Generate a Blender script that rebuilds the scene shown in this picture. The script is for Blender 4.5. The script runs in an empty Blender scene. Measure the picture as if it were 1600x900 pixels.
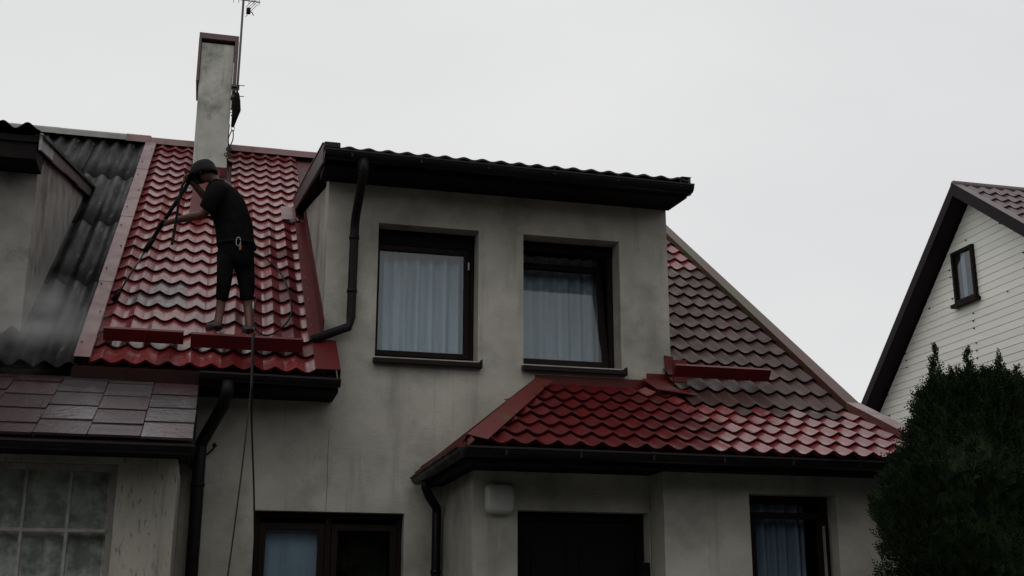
import bpy, bmesh, math, random
import numpy as np
from mathutils import Vector, Matrix
R = math.radians
random.seed(7); RNG = np.random.default_rng(11)
S = bpy.context.scene
COL = S.collection

# ------------------------------------------------------------------ camera
YAW, PITCH, ROLL, FPX = R(14.046), R(15.342), R(.108), 1891.5
fw = Vector((math.sin(YAW)*math.cos(PITCH), math.cos(YAW)*math.cos(PITCH), math.sin(PITCH)))
rt = Vector((math.cos(YAW), -math.sin(YAW), 0)); up = rt.cross(fw)
rt2 = rt*math.cos(ROLL)+up*math.sin(ROLL); up2 = up*math.cos(ROLL)-rt*math.sin(ROLL)
cam = bpy.data.cameras.new('camera'); co = bpy.data.objects.new('camera', cam); COL.objects.link(co)
m = Matrix((rt2, up2, -fw)).transposed().to_4x4(); m.translation = (0, -11.25, 1.6)
co.matrix_world = m
cam.sensor_width = 36; cam.lens = FPX/1600*36; cam.clip_end = 2000; cam.clip_start = .05
S.camera = co

# ------------------------------------------------------------------ overcast sky
W = bpy.data.worlds.new('World'); S.world = W; W.use_nodes = True
nt = W.node_tree; nt.nodes.clear()
SUN_EL, SUN_AZ = 52, 205
sky = nt.nodes.new('ShaderNodeTexSky'); sky.sky_type = 'NISHITA'; sky.sun_disc = False
sky.sun_elevation = R(SUN_EL); sky.sun_rotation = R(SUN_AZ); sky.air_density = 1; sky.dust_density = 4
tc = nt.nodes.new('ShaderNodeTexCoord')
mp = nt.nodes.new('ShaderNodeMapping'); mp.inputs['Scale'].default_value = (1, 1, 2.2)
nz = nt.nodes.new('ShaderNodeTexNoise'); nz.inputs['Scale'].default_value = 2.2; nz.inputs['Detail'].default_value = 4; nz.inputs['Roughness'].default_value = .45
rp = nt.nodes.new('ShaderNodeValToRGB')
rp.color_ramp.elements[0].position = .3; rp.color_ramp.elements[0].color = (.735, .738, .745, 1)
rp.color_ramp.elements[1].position = .7; rp.color_ramp.elements[1].color = (.825, .825, .82, 1)
sc = nt.nodes.new('ShaderNodeVectorMath'); sc.operation = 'SCALE'; sc.inputs['Scale'].default_value = 10.0
mx = nt.nodes.new('ShaderNodeMix'); mx.data_type = 'RGBA'; mx.inputs[0].default_value = .97
bg = nt.nodes.new('ShaderNodeBackground'); bg.inputs['Strength'].default_value = .1
wo = nt.nodes.new('ShaderNodeOutputWorld')
L = nt.links.new
L(tc.outputs['Generated'], mp.inputs['Vector']); L(mp.outputs[0], nz.inputs['Vector']); L(nz.outputs['Fac'], rp.inputs['Fac'])
L(rp.outputs['Color'], sc.inputs[0]); L(sky.outputs['Color'], mx.inputs[6]); L(sc.outputs[0], mx.inputs[7])
L(mx.outputs[2], bg.inputs['Color']); L(bg.outputs[0], wo.inputs['Surface'])
sl = bpy.data.lights.new('sun', 'SUN'); sl.energy = .5; sl.angle = R(40); sl.color = (1, .97, .93)
so = bpy.data.objects.new('sun', sl); COL.objects.link(so)
az = R(SUN_AZ); el = R(SUN_EL)
sd = Vector((math.sin(az)*math.cos(el), math.cos(az)*math.cos(el), math.sin(el)))
so.rotation_euler = sd.to_track_quat('Z', 'Y').to_euler(); so.location = (0, -10, 20)
S.view_settings.view_transform = 'Standard'; S.view_settings.look = 'None'; S.view_settings.gamma = 1
S.view_settings.exposure = 0; S.view_settings.use_curve_mapping = False
S.render.engine = 'CYCLES'

# ------------------------------------------------------------------ materials
MATS = {}
def mat(name, c1, c2=None, rough=.6, scale=4., spec=.5, bump=0., bscale=40., detail=5, stretch=(1, 1, 1), lo=.35, hi=.65,
        c3=None, s3=1.2, lo3=.5, hi3=.7, metal=0., coat=0., obj=False, rvar=0., rand=0., streak=None):
    m = bpy.data.materials.new(name); m.use_nodes = True; t = m.node_tree; n = t.nodes; l = t.links.new
    b = n['Principled BSDF']; b.inputs['Roughness'].default_value = rough; b.inputs['Metallic'].default_value = metal
    b.inputs['Specular IOR Level'].default_value = spec; b.inputs['Coat Weight'].default_value = coat; b.inputs['Coat Roughness'].default_value = .12
    if obj:
        src = n.new('ShaderNodeTexCoord').outputs['Object']
    else:
        src = n.new('ShaderNodeNewGeometry').outputs['Position']
    mp = n.new('ShaderNodeMapping'); mp.inputs['Scale'].default_value = stretch; l(src, mp.inputs['Vector'])
    def noise(s, d=detail, v=mp.outputs[0]):
        k = n.new('ShaderNodeTexNoise'); k.inputs['Scale'].default_value = s; k.inputs['Detail'].default_value = d; k.inputs['Roughness'].default_value = .62
        l(v, k.inputs['Vector']); return k
    def ramp(fac, a, z):
        r = n.new('ShaderNodeMapRange'); r.inputs['From Min'].default_value = a; r.inputs['From Max'].default_value = z; l(fac, r.inputs['Value']); return r.outputs[0]
    def mixc(fac, a, z):
        x = n.new('ShaderNodeMix'); x.data_type = 'RGBA'
        if hasattr(fac, 'is_linked'): l(fac, x.inputs[0])
        else: x.inputs[0].default_value = fac
        for i, c in ((6, a), (7, z)):
            if isinstance(c, tuple): x.inputs[i].default_value = (*c, 1)
            else: l(c, x.inputs[i])
        return x.outputs[2]
    col = c1
    if c2:
        f = ramp(noise(scale).outputs['Fac'], lo, hi); col = mixc(f, c1, c2)
        if rvar:
            r = n.new('ShaderNodeMapRange'); r.inputs['To Min'].default_value = rough-rvar; r.inputs['To Max'].default_value = rough+rvar; l(f, r.inputs['Value']); l(r.outputs[0], b.inputs['Roughness'])
    if c3:
        f = ramp(noise(s3, 6).outputs['Fac'], lo3, hi3); col = mixc(f, col, c3)
    if streak:
        m2 = n.new('ShaderNodeMapping'); m2.inputs['Scale'].default_value = (1, 1, .09); l(src, m2.inputs['Vector'])
        f = ramp(noise(streak[1], 4, m2.outputs[0]).outputs['Fac'], .56, .8); col = mixc(f, col, streak[0])
    if rand:
        oi = n.new('ShaderNodeObjectInfo'); h = n.new('ShaderNodeHueSaturation')
        r = n.new('ShaderNodeMapRange'); r.inputs['To Min'].default_value = 1-rand; r.inputs['To Max'].default_value = 1+rand; l(oi.outputs['Random'], r.inputs['Value'])
        l(r.outputs[0], h.inputs['Value'])
        if isinstance(col, tuple): h.inputs['Color'].default_value = (*col, 1)
        else: l(col, h.inputs['Color'])
        col = h.outputs[0]
    if isinstance(col, tuple): b.inputs['Base Color'].default_value = (*col, 1)
    else: l(col, b.inputs['Base Color'])
    if bump:
        bn = n.new('ShaderNodeBump'); bn.inputs['Strength'].default_value = bump; bn.inputs['Distance'].default_value = .02
        l(noise(bscale, 6).outputs['Fac'], bn.inputs['Height']); l(bn.outputs[0], b.inputs['Normal'])
    MATS[name] = m; return m
mat('stucco', (.385, .374, .33), (.28, .272, .24), rough=.9, scale=1.7, bump=.35, bscale=55, c3=(.15, .15, .13), s3=1.3, lo3=.50, hi3=.74, spec=.2, streak=((.18, .175, .15), 5))
mat('stucco_old', (.34, .325, .275), (.25, .238, .20), rough=.92, scale=3, stretch=(1, 1, .3), bump=.8, bscale=38, c3=(.15, .142, .122), s3=38, lo3=.57, hi3=.66, spec=.2, streak=((.16, .15, .13), 9))
mat('stucco_grey', (.26, .25, .232), (.18, .173, .16), rough=.92, scale=3, bump=.4, bscale=50, c3=(.08, .077, .074), s3=1.5, lo3=.55, hi3=.75, spec=.2, streak=((.13, .125, .12), 6))
mat('chimney_render', (.46, .46, .42), (.34, .34, .305), rough=.9, scale=3, bump=.3, bscale=40, c3=(.15, .155, .14), s3=2.2, lo3=.54, hi3=.72, streak=((.17, .17, .155), 8))
mat('tile_faded', (.135, .018, .020), (.165, .032, .032), rough=.25, scale=5, spec=.5, bump=.05, bscale=60, rvar=.08, coat=.06, rand=.18, c3=(.07, .018, .018), s3=3.2, lo3=.55, hi3=.75)
mat('tile_fresh', (.085, .004, .005), (.062, .003, .004), rough=.45, scale=4, spec=.3, bump=.05, bscale=50, rvar=.08, rand=.1)
mat('tile_mossy', (.056, .021, .020), (.034, .018, .015), rough=.42, scale=3, spec=.22, bump=.12, bscale=70, rvar=.1, rand=.16, c3=(.05, .046, .02), s3=1.6, lo3=.56, hi3=.74)
mat('tile_primed', (.05, .038, .042), (.09, .035, .038), rough=.28, scale=8, spec=.45, bump=.05, rvar=.08, coat=.05, rand=.1)
mat('underlay', (.06, .015, .015), rough=.7)
mat('flash_faded', (.14, .055, .054), (.10, .04, .038), rough=.36, scale=4, spec=.5, bump=.05, rvar=.08)
mat('flash_fresh', (.085, .004, .005), (.06, .003, .004), spec=.25, rough=.5, scale=5, bump=.04)
mat('flash_moss', (.075, .02, .019), (.05, .03, .014), rough=.5, scale=2.5, bump=.1, c3=(.042, .044, .012), s3=1.1, lo3=.47, hi3=.6)
mat('flash_mossred', (.09, .006, .006), (.075, .012, .007), rough=.55, scale=3.2, bump=.1, c3=(.06, .05, .009), s3=2.2, lo3=.60, hi3=.70)
mat('brown_board', (.010, .003, .0035), (.016, .005, .005), spec=.06, rough=.5, scale=6, bump=.1)
mat('cap_sheet', (.09, .045, .043), (.065, .033, .032), rough=.45, scale=5)
mat('gutter_dark', (.004, .0035, .004), (.007, .006, .006), spec=.2, rough=.45, scale=6, rvar=.1)
mat('pipe_dark', (.008, .0075, .008), (.012, .011, .011), spec=.12, rough=.5, scale=8, rvar=.1)
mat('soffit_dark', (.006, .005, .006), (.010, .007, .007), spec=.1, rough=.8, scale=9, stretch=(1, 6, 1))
mat('frame_brown', (.008, .0045, .0045), (.013, .007, .006), spec=.1, rough=.6, scale=10, stretch=(1, 1, .2))
mat('frame_white', (.26, .25, .23), (.17, .16, .15), rough=.7, scale=12, bump=.2)
mat('sill_brown', (.007, .004, .004), (.011, .006, .006), spec=.12, rough=.4, scale=8)
mat('shutter', (.003, .0027, .0027), rough=.7, spec=.08)
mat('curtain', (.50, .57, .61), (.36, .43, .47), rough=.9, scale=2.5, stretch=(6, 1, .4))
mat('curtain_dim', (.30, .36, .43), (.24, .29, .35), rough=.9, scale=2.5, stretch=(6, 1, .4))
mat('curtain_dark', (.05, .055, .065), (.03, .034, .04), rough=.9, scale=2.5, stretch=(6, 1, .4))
mat('lace', (.62, .56, .48), (.30, .27, .23), rough=.9, scale=7, detail=6, lo=.42, hi=.58, c3=(.40, .38, .33), s3=13, lo3=.55, hi3=.66)
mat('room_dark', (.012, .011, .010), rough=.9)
mat('asbestos', (.009, .009, .009), (.0025, .0025, .0025), rough=.5, scale=1.6, stretch=(5, .8, 1), obj=True, bump=.5, bscale=30, c3=(.10, .10, .096), s3=4.5, lo3=.58, hi3=.74, spec=.14, rvar=.1)
mat('ridge_grey', (.26, .26, .25), (.19, .19, .185), rough=.7, scale=5, bump=.2)
mat('shingle_red', (.045, .025, .029), (.03, .014, .017), rough=.30, scale=5, bump=.25, bscale=30, spec=.5, rvar=.08, rand=.25)
mat('shingle', (.062, .057, .060), (.042, .035, .038), rough=.20, scale=5, bump=.3, bscale=14, spec=.65, rvar=.1, c3=(.055, .03, .034), s3=1.3, lo3=.5, hi3=.66, rand=.22)
mat('verge_brown', (.05, .032, .033), (.03, .02, .021), rough=.5, scale=8)
mat('siding', (.85, .85, .78), (.80, .80, .73), rough=.55, scale=1.5, stretch=(1, 1, 5), rand=.04, c3=(.66, .66, .58), s3=2.5, lo3=.58, hi3=.8)
mat('brown_metal', (.010, .007, .009), (.014, .008, .011), spec=.10, rough=.55, scale=4)
mat('tile_brown', (.085, .05, .055), (.06, .036, .04), rough=.38, scale=4, spec=.5, rand=.12)
mat('skin', (.085, .033, .023), (.065, .026, .019), rough=.5, scale=14, spec=.4, obj=True)
mat('black_cloth', (.0035, .0035, .004), (.006, .006, .0065), rough=.92, scale=10, bump=.5, bscale=22, spec=.05, obj=True)
mat('trouser_cloth', (.0035, .0035, .004), (.006, .006, .0065), rough=.9, scale=9, bump=.5, bscale=20, spec=.05, obj=True)
mat('cap_cloth', (.008, .008, .010), (.013, .013, .015), rough=.85, scale=20, bump=.3, bscale=60, spec=.2, obj=True)
mat('shoe', (.012, .012, .013), (.02, .02, .021), rough=.6, scale=20, obj=True)
mat('sole', (.16, .155, .15), rough=.7)
mat('hair', (.015, .011, .009), rough=.7)
mat('webbing', (.005, .005, .0055), rough=.9, spec=.08)
mat('steel', (.22, .22, .22), rough=.45, metal=1.)
mat('orange_tag', (.22, .055, .02), rough=.6)
mat('rubber', (.004, .004, .0045), rough=.6, spec=.12)
mat('rope', (.008, .007, .007), (.02, .018, .018), rough=.85, scale=90)
mat('mast_steel', (.06, .06, .062), rough=.45, metal=.5)
mat('lamp_plastic', (.36, .37, .34), (.30, .31, .28), rough=.45, scale=6)
mat('door_dark', (.0035, .003, .003), (.006, .005, .005), spec=.08, rough=.6, scale=8, stretch=(6, 1, 1))
mat('bark', (.07, .045, .03), (.04, .028, .02), rough=.9, scale=20, bump=.6)
mat('ground', (.03, .035, .022), (.045, .045, .04), rough=.9, scale=.6, bump=.4, bscale=12)
mat('paving', (.075, .072, .07), (.05, .05, .048), rough=.7, scale=2, bump=.2)
def leafmat(name, a, b):
    m = mat(name, a, b, rough=.7, scale=6, spec=.10, detail=3, c3=(a[0]*2.6, a[1]*1.5, a[2]*1.3), s3=4, lo3=.58, hi3=.74)
    bs = m.node_tree.nodes['Principled BSDF']; bs.inputs['Subsurface Weight'].default_value = 0
    return m
leafmat('thuja', (.006, .013, .0045), (.012, .022, .007))
leafmat('wood_leaf', (.035, .055, .02), (.05, .07, .03))
def glassmat():
    m = bpy.data.materials.new('glass'); m.use_nodes = True; t = m.node_tree; t.nodes.clear(); l = t.links.new
    o = t.nodes.new('ShaderNodeOutputMaterial'); mx = t.nodes.new('ShaderNodeMixShader')
    tr = t.nodes.new('ShaderNodeBsdfTransparent'); tr.inputs[0].default_value = (.86, .9, .92, 1)
    gl = t.nodes.new('ShaderNodeBsdfGlossy'); gl.inputs['Roughness'].default_value = .02
    lw = t.nodes.new('ShaderNodeLayerWeight'); lw.inputs['Blend'].default_value = .5
    pw = t.nodes.new('ShaderNodeMath'); pw.operation = 'POWER'; pw.inputs[1].default_value = 4.
    ma = t.nodes.new('ShaderNodeMath'); ma.operation = 'MULTIPLY_ADD'; ma.inputs[1].default_value = .9; ma.inputs[2].default_value = .045
    l(lw.outputs['Facing'], pw.inputs[0]); l(pw.outputs[0], ma.inputs[0]); l(ma.outputs[0], mx.inputs[0])
    l(tr.outputs[0], mx.inputs[1]); l(gl.outputs[0], mx.inputs[2]); l(mx.outputs[0], o.inputs['Surface'])
    MATS['glass'] = m
glassmat()

# ------------------------------------------------------------------ builders
WL = {}                                   # world location of every object
def wl(o): return WL[o.name] if o is not None else Vector((0, 0, 0))
def place(o, loc, parent):
    COL.objects.link(o); o.parent = parent; loc = Vector(loc); o.location = loc-wl(parent); WL[o.name] = loc
    return o
def thing(name, label, cat, loc, group=None):
    o = bpy.data.objects.new(name, None); o.empty_display_size = .2; place(o, loc, None); tag(o, label, cat, group); return o
def tag(o, label=None, cat=None, group=None, kind=None):
    for k, v in (('label', label), ('category', cat), ('group', group), ('kind', kind)):
        if v: o[k] = v
    return o
class MB:
    def __init__(s): s.v = []; s.f = []; s.sm = []
    def add(s, vs, fs, smooth=False):
        k = len(s.v); s.v += [tuple(p) for p in vs]; s.f += [tuple(i+k for i in f) for f in fs]; s.sm += [smooth]*len(fs); return s
    def box(s, x0, x1, y0, y1, z0, z1):
        v = [(x, y, z) for z in (z0, z1) for y in (y0, y1) for x in (x0, x1)]
        return s.add(v, [(0, 2, 3, 1), (4, 5, 7, 6), (0, 1, 5, 4), (2, 6, 7, 3), (0, 4, 6, 2), (1, 3, 7, 5)])
    def prism(s, poly, ext):               # closed polygon (3D points) extruded by a vector
        e = Vector(ext); n = len(poly); a = [Vector(p) for p in poly]; b = [p+e for p in a]
        return s.add(a+b, [tuple(range(n))[::-1], tuple(range(n, 2*n))]+[(i, (i+1) % n, n+(i+1) % n, n+i) for i in range(n)])
    def tube(s, pts, r, n=8, cap=True):
        pts = [Vector(p) for p in pts]; rs = r if isinstance(r, (list, tuple)) else [r]*len(pts)
        vs = []; fs = []; prev = None
        for i, p in enumerate(pts):
            d = (pts[min(i+1, len(pts)-1)]-pts[max(i-1, 0)]).normalized()
            if prev is None:
                a = d.cross(Vector((0, 0, 1)) if abs(d.z) < .9 else Vector((1, 0, 0))).normalized()
            else: a = (prev-d*prev.dot(d)).normalized()
            prev = a; b = d.cross(a)
            vs += [p+(a*math.cos(2*math.pi*k/n)+b*math.sin(2*math.pi*k/n))*rs[i] for k in range(n)]
        for i in range(len(pts)-1):
            for k in range(n): fs.append((i*n+k, i*n+(k+1) % n, (i+1)*n+(k+1) % n, (i+1)*n+k))
        if cap: fs += [tuple(range(n))[::-1], tuple(range((len(pts)-1)*n, len(pts)*n))]
        return s.add(vs, fs, True)
    def sweep(s, prof, a, b, axis_u, axis_v):   # open profile [(u,v)] swept from a to b (sheet)
        a = Vector(a); b = Vector(b); U = Vector(axis_u); V = Vector(axis_v); n = len(prof)
        vs = [q+U*u+V*v for q in (a, b) for u, v in prof]
        return s.add(vs, [(i, i+1, n+i+1, n+i) for i in range(n-1)])
    def build(s, name, material, parent=None, bevel=0, solid=0):
        a = np.array(s.v); lo = a.min(0); hi = a.max(0); c = Vector(((lo[0]+hi[0])/2, (lo[1]+hi[1])/2, lo[2]))
        me = bpy.data.meshes.new(name); me.from_pydata([tuple(Vector(p)-c) for p in s.v], [], s.f)
        me.polygons.foreach_set('use_smooth', s.sm); me.update()
        bm = bmesh.new(); bm.from_mesh(me); bmesh.ops.recalc_face_normals(bm, faces=bm.faces); bm.to_mesh(me); bm.free()
        me.materials.append(MATS[material]); o = bpy.data.objects.new(name, me)
        if solid:
            k = o.modifiers.new('solid', 'SOLIDIFY'); k.thickness = solid; k.offset = 0
        if bevel:
            k = o.modifiers.new('bevel', 'BEVEL'); k.width = bevel; k.segments = 2; k.limit_method = 'ANGLE'
        return place(o, c, parent)
def curve_pts(pts, n=8):                  # Catmull-Rom
    p = [Vector(q) for q in pts]; p = [p[0]]+p+[p[-1]]; out = []
    for i in range(1, len(p)-2):
        for k in range(n):
            t = k/n
            out.append(.5*((2*p[i])+(p[i+1]-p[i-1])*t+(2*p[i-1]-5*p[i]+4*p[i+1]-p[i+2])*t*t+(3*p[i]-p[i-1]-3*p[i+1]+p[i+2])*t**3))
    return out+[p[-2]]
def holed_wall(mb, a0, a1, z0, z1, holes, y0, y1, axis='x'):
    xs = sorted({a0, a1, *[h[0] for h in holes], *[h[1] for h in holes]}); zs = sorted({z0, z1, *[h[2] for h in holes], *[h[3] for h in holes]})
    xs = [x for x in xs if a0 <= x <= a1]; zs = [z for z in zs if z0 <= z <= z1]
    def solid(i, j):
        if not (0 <= i < len(xs)-1 and 0 <= j < len(zs)-1): return False
        cx = (xs[i]+xs[i+1])/2; cz = (zs[j]+zs[j+1])/2
        return not any(h[0] < cx < h[1] and h[2] < cz < h[3] for h in holes)
    idx = {}; vs = []; fs = []
    def V(x, y, z):
        k = (x, y, z)
        if k not in idx: idx[k] = len(vs); vs.append(k)
        return idx[k]
    for i in range(len(xs)-1):
        for j in range(len(zs)-1):
            if not solid(i, j): continue
            x, X, z, Z = xs[i], xs[i+1], zs[j], zs[j+1]
            fs += [(V(x, y0, z), V(X, y0, z), V(X, y0, Z), V(x, y0, Z)), (V(x, y1, z), V(x, y1, Z), V(X, y1, Z), V(X, y1, z))]
            if not solid(i-1, j): fs.append((V(x, y0, z), V(x, y0, Z), V(x, y1, Z), V(x, y1, z)))
            if not solid(i+1, j): fs.append((V(X, y0, z), V(X, y1, z), V(X, y1, Z), V(X, y0, Z)))
            if not solid(i, j-1): fs.append((V(x, y0, z), V(x, y1, z), V(X, y1, z), V(X, y0, z)))
            if not solid(i, j+1): fs.append((V(x, y0, Z), V(X, y0, Z), V(X, y1, Z), V(x, y1, Z)))
    return mb.add(vs, fs)

# ------------------------------------------------------------------ measured geometry
YE, ZE, YR, ZR = -.5625, 3.7175, 6.086, 8.336
SL = (ZR-ZE)/(YR-YE); PA = math.atan(SL)
def rz(y): return ZE+SL*(y-YE)             # main roof plane
FE, FZ, KY, KZ = -2.13, 2.925, -.74, 2.925+.447*1.39  # flared lower roof: eave and kink
FS = (KZ-FZ)/(KY-FE); FA = math.atan(FS)
def fz(y): return FZ+FS*(y-FE)
NM = Vector((0, -math.sin(PA), math.cos(PA))); NF = Vector((0, -math.sin(FA), math.cos(FA)))
UM = Vector((0, math.cos(PA), math.sin(PA)))
XV0, XV1 = -1.165, 6.14
DX0, DX1 = .97, 4.47                       # dormer cheeks
def on(x, y, h=0): return Vector((x, y, rz(y)))+NM*h
def onf(x, y, h=0): return Vector((x, y, fz(y)))+NF*h

# ------------------------------------------------------------------ ground
g = MB(); n = 60; half = 400
g.box(-half, half, -half, half, -.3, 0)
tag(g.build('ground', 'ground'), 'dark garden ground around the houses', kind='structure')
pv = MB(); pv.box(-8, 14, -9.5, -2.2, -.05, .03); tag(pv.build('pavement', 'paving'), 'grey paved strip in front of the houses', kind='structure')

tl_v = []; tl_f = []
for q in range(14000):                       # unseen wood behind the viewer, added to darken window and trim reflections
    x = RNG.uniform(-45, 50); top = 8.4+1.3*math.sin(x*.35)+.9*math.sin(x*.93+1)+.6*math.sin(x*2.1)
    z = RNG.uniform(.0, 1)**.85*top; y = -34+RNG.normal()*1.4
    a_ = Vector(RNG.normal(size=3)).normalized(); b_ = a_.cross(Vector(RNG.normal(size=3))).normalized(); r_ = RNG.uniform(.7, 1.2)
    c_ = Vector((x, y, z)); i_ = len(tl_v); tl_v += [c_-a_*r_, c_-b_*r_*.7, c_+a_*r_, c_+b_*r_*.7]; tl_f.append((i_, i_+1, i_+2, i_+3))
tlm = MB(); tlm.add(tl_v, tl_f); tag(tlm.build('added_trees', 'wood_leaf'), 'unseen dark wood behind the viewer, added to darken reflections', 'trees', kind='stuff')

# ================================================================== MAIN HOUSE
house = thing('house', 'grey stucco house with red metal tile roof, chimney and two-window dormer', 'house', (2.4, 0, 0))
W1 = (1.47, 2.4725, 4.02, 5.3525); W2 = (2.931, 3.946, 4.02, 5.3525); WG = (.44, 1.7925, 1.15, 2.55)
mb = MB(); holed_wall(mb, -1.1, DX1, 0, 3.42, [WG], 0, .32)
holed_wall(mb, DX0, DX1, 3.42, 5.85, [W1, W2], 0, .32)
mb.box(-1.1, DX0-.001, .001, .32, 3.42, 3.95)
mb.build('front_wall', 'stucco', house)
def cheek(x, t, name='dormer_wall', m='stucco', par=None, zf=5.72):
    b = MB(); b.prism([(x, .322, rz(.322)-.12), (x, .322, zf+.322*.22), (x, 3.9, rz(3.9)-.13)], (t, 0, 0)); return b.build(name, m, par)
cheek(DX0, .25, par=house); cheek(DX1, -.25, par=house)
b = MB(); b.box(-1.1, 6.0, 11.9, 12.2, 0, 3.7); b.build('back_wall', 'stucco', house)
b = MB(); b.prism([(5.72, .33, 0), (5.72, 11.88, 0), (5.72, 11.88, 3.6), (5.72, YR, ZR-.2), (5.72, .33, rz(.33)-.12)], (.25, 0, 0)); b.build('side_wall', 'stucco', house)
b = MB(); b.prism([(-1.1, .33, 0), (-1.1, 11.88, 0), (-1.1, 11.88, 3.6), (-1.1, YR, ZR-.2), (-1.1, .33, rz(.33)-.12)], (.1, 0, 0)); b.build('party_wall', 'stucco', house)
# ground floor extension on the right: entrance recess and front wall
WR = (4.46, 5.269, 1.2, 2.64); DO = (2.52, 3.678, 0, 2.483)
b = MB(); holed_wall(b, 3.69, 5.97, 0, 2.80, [WR], -1.70, -1.385)
b.build('extension_wall', 'stucco', house)
b = MB(); holed_wall(b, 2.14, 3.688, 0, 2.80, [DO], -1.38, -1.08); b.build('entrance_wall', 'stucco', house)
b = MB(); b.box(2.14, 2.40, -1.078, -.003, 0, 2.80); b.build('porch_side_wall', 'stucco', house)
b = MB(); b.box(5.72, 5.97, -1.38, .325, 0, 2.80); b.build('extension_side_wall', 'stucco', house)
# indoor floors and ceilings keep the rooms dark
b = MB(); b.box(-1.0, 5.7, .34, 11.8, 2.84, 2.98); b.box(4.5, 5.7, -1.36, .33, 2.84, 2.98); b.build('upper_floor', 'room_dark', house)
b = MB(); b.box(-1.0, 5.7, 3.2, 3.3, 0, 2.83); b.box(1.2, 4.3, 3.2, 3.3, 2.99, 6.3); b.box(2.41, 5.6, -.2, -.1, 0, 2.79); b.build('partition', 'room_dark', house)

# ---- roof of the main house
roof = MB()
h = -.05
def slab(b, pts, n, t=.03): b.prism([Vector(p)+n*h for p in pts], n*-t)
slab(roof, [on(XV0+.02, YE+.02), on(DX0+.1, YE+.02), on(DX0+.1, YR), on(XV0+.02, YR)], NM)
slab(roof, [on(DX0+.1, 3.6), on(DX1, 3.6), on(DX1, YR), on(DX0+.1, YR)], NM)
slab(roof, [on(DX1, KY, -.05), on(XV1-.04, KY, -.05), on(XV1-.04, YR, -.05), on(DX1, YR, -.05)], NM)
NB = Vector((0, math.sin(PA), math.cos(PA)))
def onb(x, y, k=0): return Vector((x, y, ZR-SL*(y-YR)))
slab(roof, [onb(XV0, YR), onb(XV1, YR), onb(XV1, 12.5), onb(XV0, 12.5)], NB)
roof = roof.build('roof', 'underlay', house)
porch = MB()
slab(porch, [onf(1.99, FE+.03), onf(XV1-.04, FE+.03), onf(XV1-.04, KY+.02), onf(DX1-.05, KY+.02), onf(DX1-.05, -.02), onf(3.10, -.02)], NF)
hipN = Vector((-.64, 0, .77)).normalized()
porch.prism([(1.955, FE+.02, 2.91), (3.09, -.01, fz(0)-.01), (1.955, -.01, 2.91)], hipN*-.03)
porch = porch.build('porch_roof', 'flash_fresh', house)

# ---- pressed metal tiles
TW, TLm = .183, .35
def tile_mesh(name, length, matname, step=.030, wave=.036, seg=8, tw=TW):
    """one pressed tile: wide shallow pan, narrow crest, undercut front lip (own vertices, so the step stays crisp)"""
    vs = []; fs = []
    us = [0, .14, .30, .44, .53, .56, .59, .70, .84, 1.0]
    def w(u): return .5*(1-abs(math.sin(math.pi*(u-.56)))**.9)+.5*(.5+.5*math.cos(2*math.pi*(u-.56)))**1.2
    for u in us:
        q = w(u); z = wave*q; y = -.016*(1-q)
        vs += [(u*tw, y+.022, z-.006), (u*tw, y, z+step-.004), (u*tw, y, z+step), (u*tw, length*.5, z+step*.5), (u*tw, length+.004, z)]
    for i in range(len(us)-1):
        for k in (0, 2, 3):
            a = i*5+k; fs.append((a, a+5, a+6, a+1))
    me = bpy.data.meshes.new(name); me.from_pydata(vs, [], fs)
    me.polygons.foreach_set('use_smooth', [True]*len(fs)); me.materials.append(MATS[matname]); me.update(); return me
TM = {}
def tmesh(length, matname, tw=TW):
    k = (round(length, 3), matname, round(tw, 3))
    if k not in TM: TM[k] = tile_mesh('roof_tile', length, matname, tw=tw)
    return TM[k]
def put_tile(me, origin, pitch, parent, jitter=1.):
    o = bpy.data.objects.new('roof_tile', me); place(o, origin, parent)
    j = .009*jitter
    o.rotation_euler = (pitch+random.uniform(-j, j), random.uniform(-j, j), random.uniform(-j, j)*.5); return o
def join_tiles(lst, name, parent):          # tiles beyond the largest ones: one joined part
    mats_ = []; V = []; F = []; MI = []
    for me, org, pitch in lst:
        mt = me.materials[0]
        if mt not in mats_: mats_.append(mt)
        k = len(V); c, s_ = math.cos(pitch), math.sin(pitch)
        for v in me.vertices:
            x, y, z = v.co; V.append((org[0]+x, org[1]+y*c-z*s_, org[2]+y*s_+z*c))
        for p in me.polygons: F.append([k+i for i in p.vertices]); MI.append(mats_.index(mt))
    me2 = bpy.data.meshes.new(name); me2.from_pydata(V, [], F)
    for mt in mats_: me2.materials.append(mt)
    me2.polygons.foreach_set('material_index', MI); me2.polygons.foreach_set('use_smooth', [True]*len(F)); me2.update()
    o = bpy.data.objects.new(name, me2); place(o, (0, 0, 0), parent); return o
FL = math.hypot(KY-FE, KZ-FZ)/5
LEFTX = -1.045; CY0 = 4.87
singles = 0; rest = []
# left slope, 23 courses
for k in range(23):
    y = YE+.35*k*math.cos(PA)
    for c in range(11):
        x = LEFTX+c*TW
        cx = x+TW/2
        if cx > DX0+.05: continue
        top = y+.35*math.cos(PA)
        if CY0-.28 < y < CY0+.45 and -.46 < cx < -.02: continue
        m_ = 'tile_faded'
        r = random.random()
        if k <= 1 and cx > -.25: m_ = 'tile_fresh' if r < .4 else 'tile_faded'
        if k == 0 and cx < -.25 and c in (3, 4): m_ = 'tile_fresh'
        if 4 <= k <= 5 and c in (2, 3): m_ = 'tile_primed'
        if k == 4 and c == 1: m_ = 'tile_primed'
        if 13 <= k <= 17 and c in (4, 5): m_ = 'tile_fresh'
        if 11 <= k <= 12 and c == 5: m_ = 'tile_fresh'
        if 2 <= k <= 9 and c in (9,) and r < .35: m_ = 'tile_fresh'
        org = on(x, y, -.022)
        me = tmesh(.35, m_)
        if k < 10: put_tile(me, org, PA, roof); singles += 1
        else: rest.append((me, org, PA))
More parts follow.
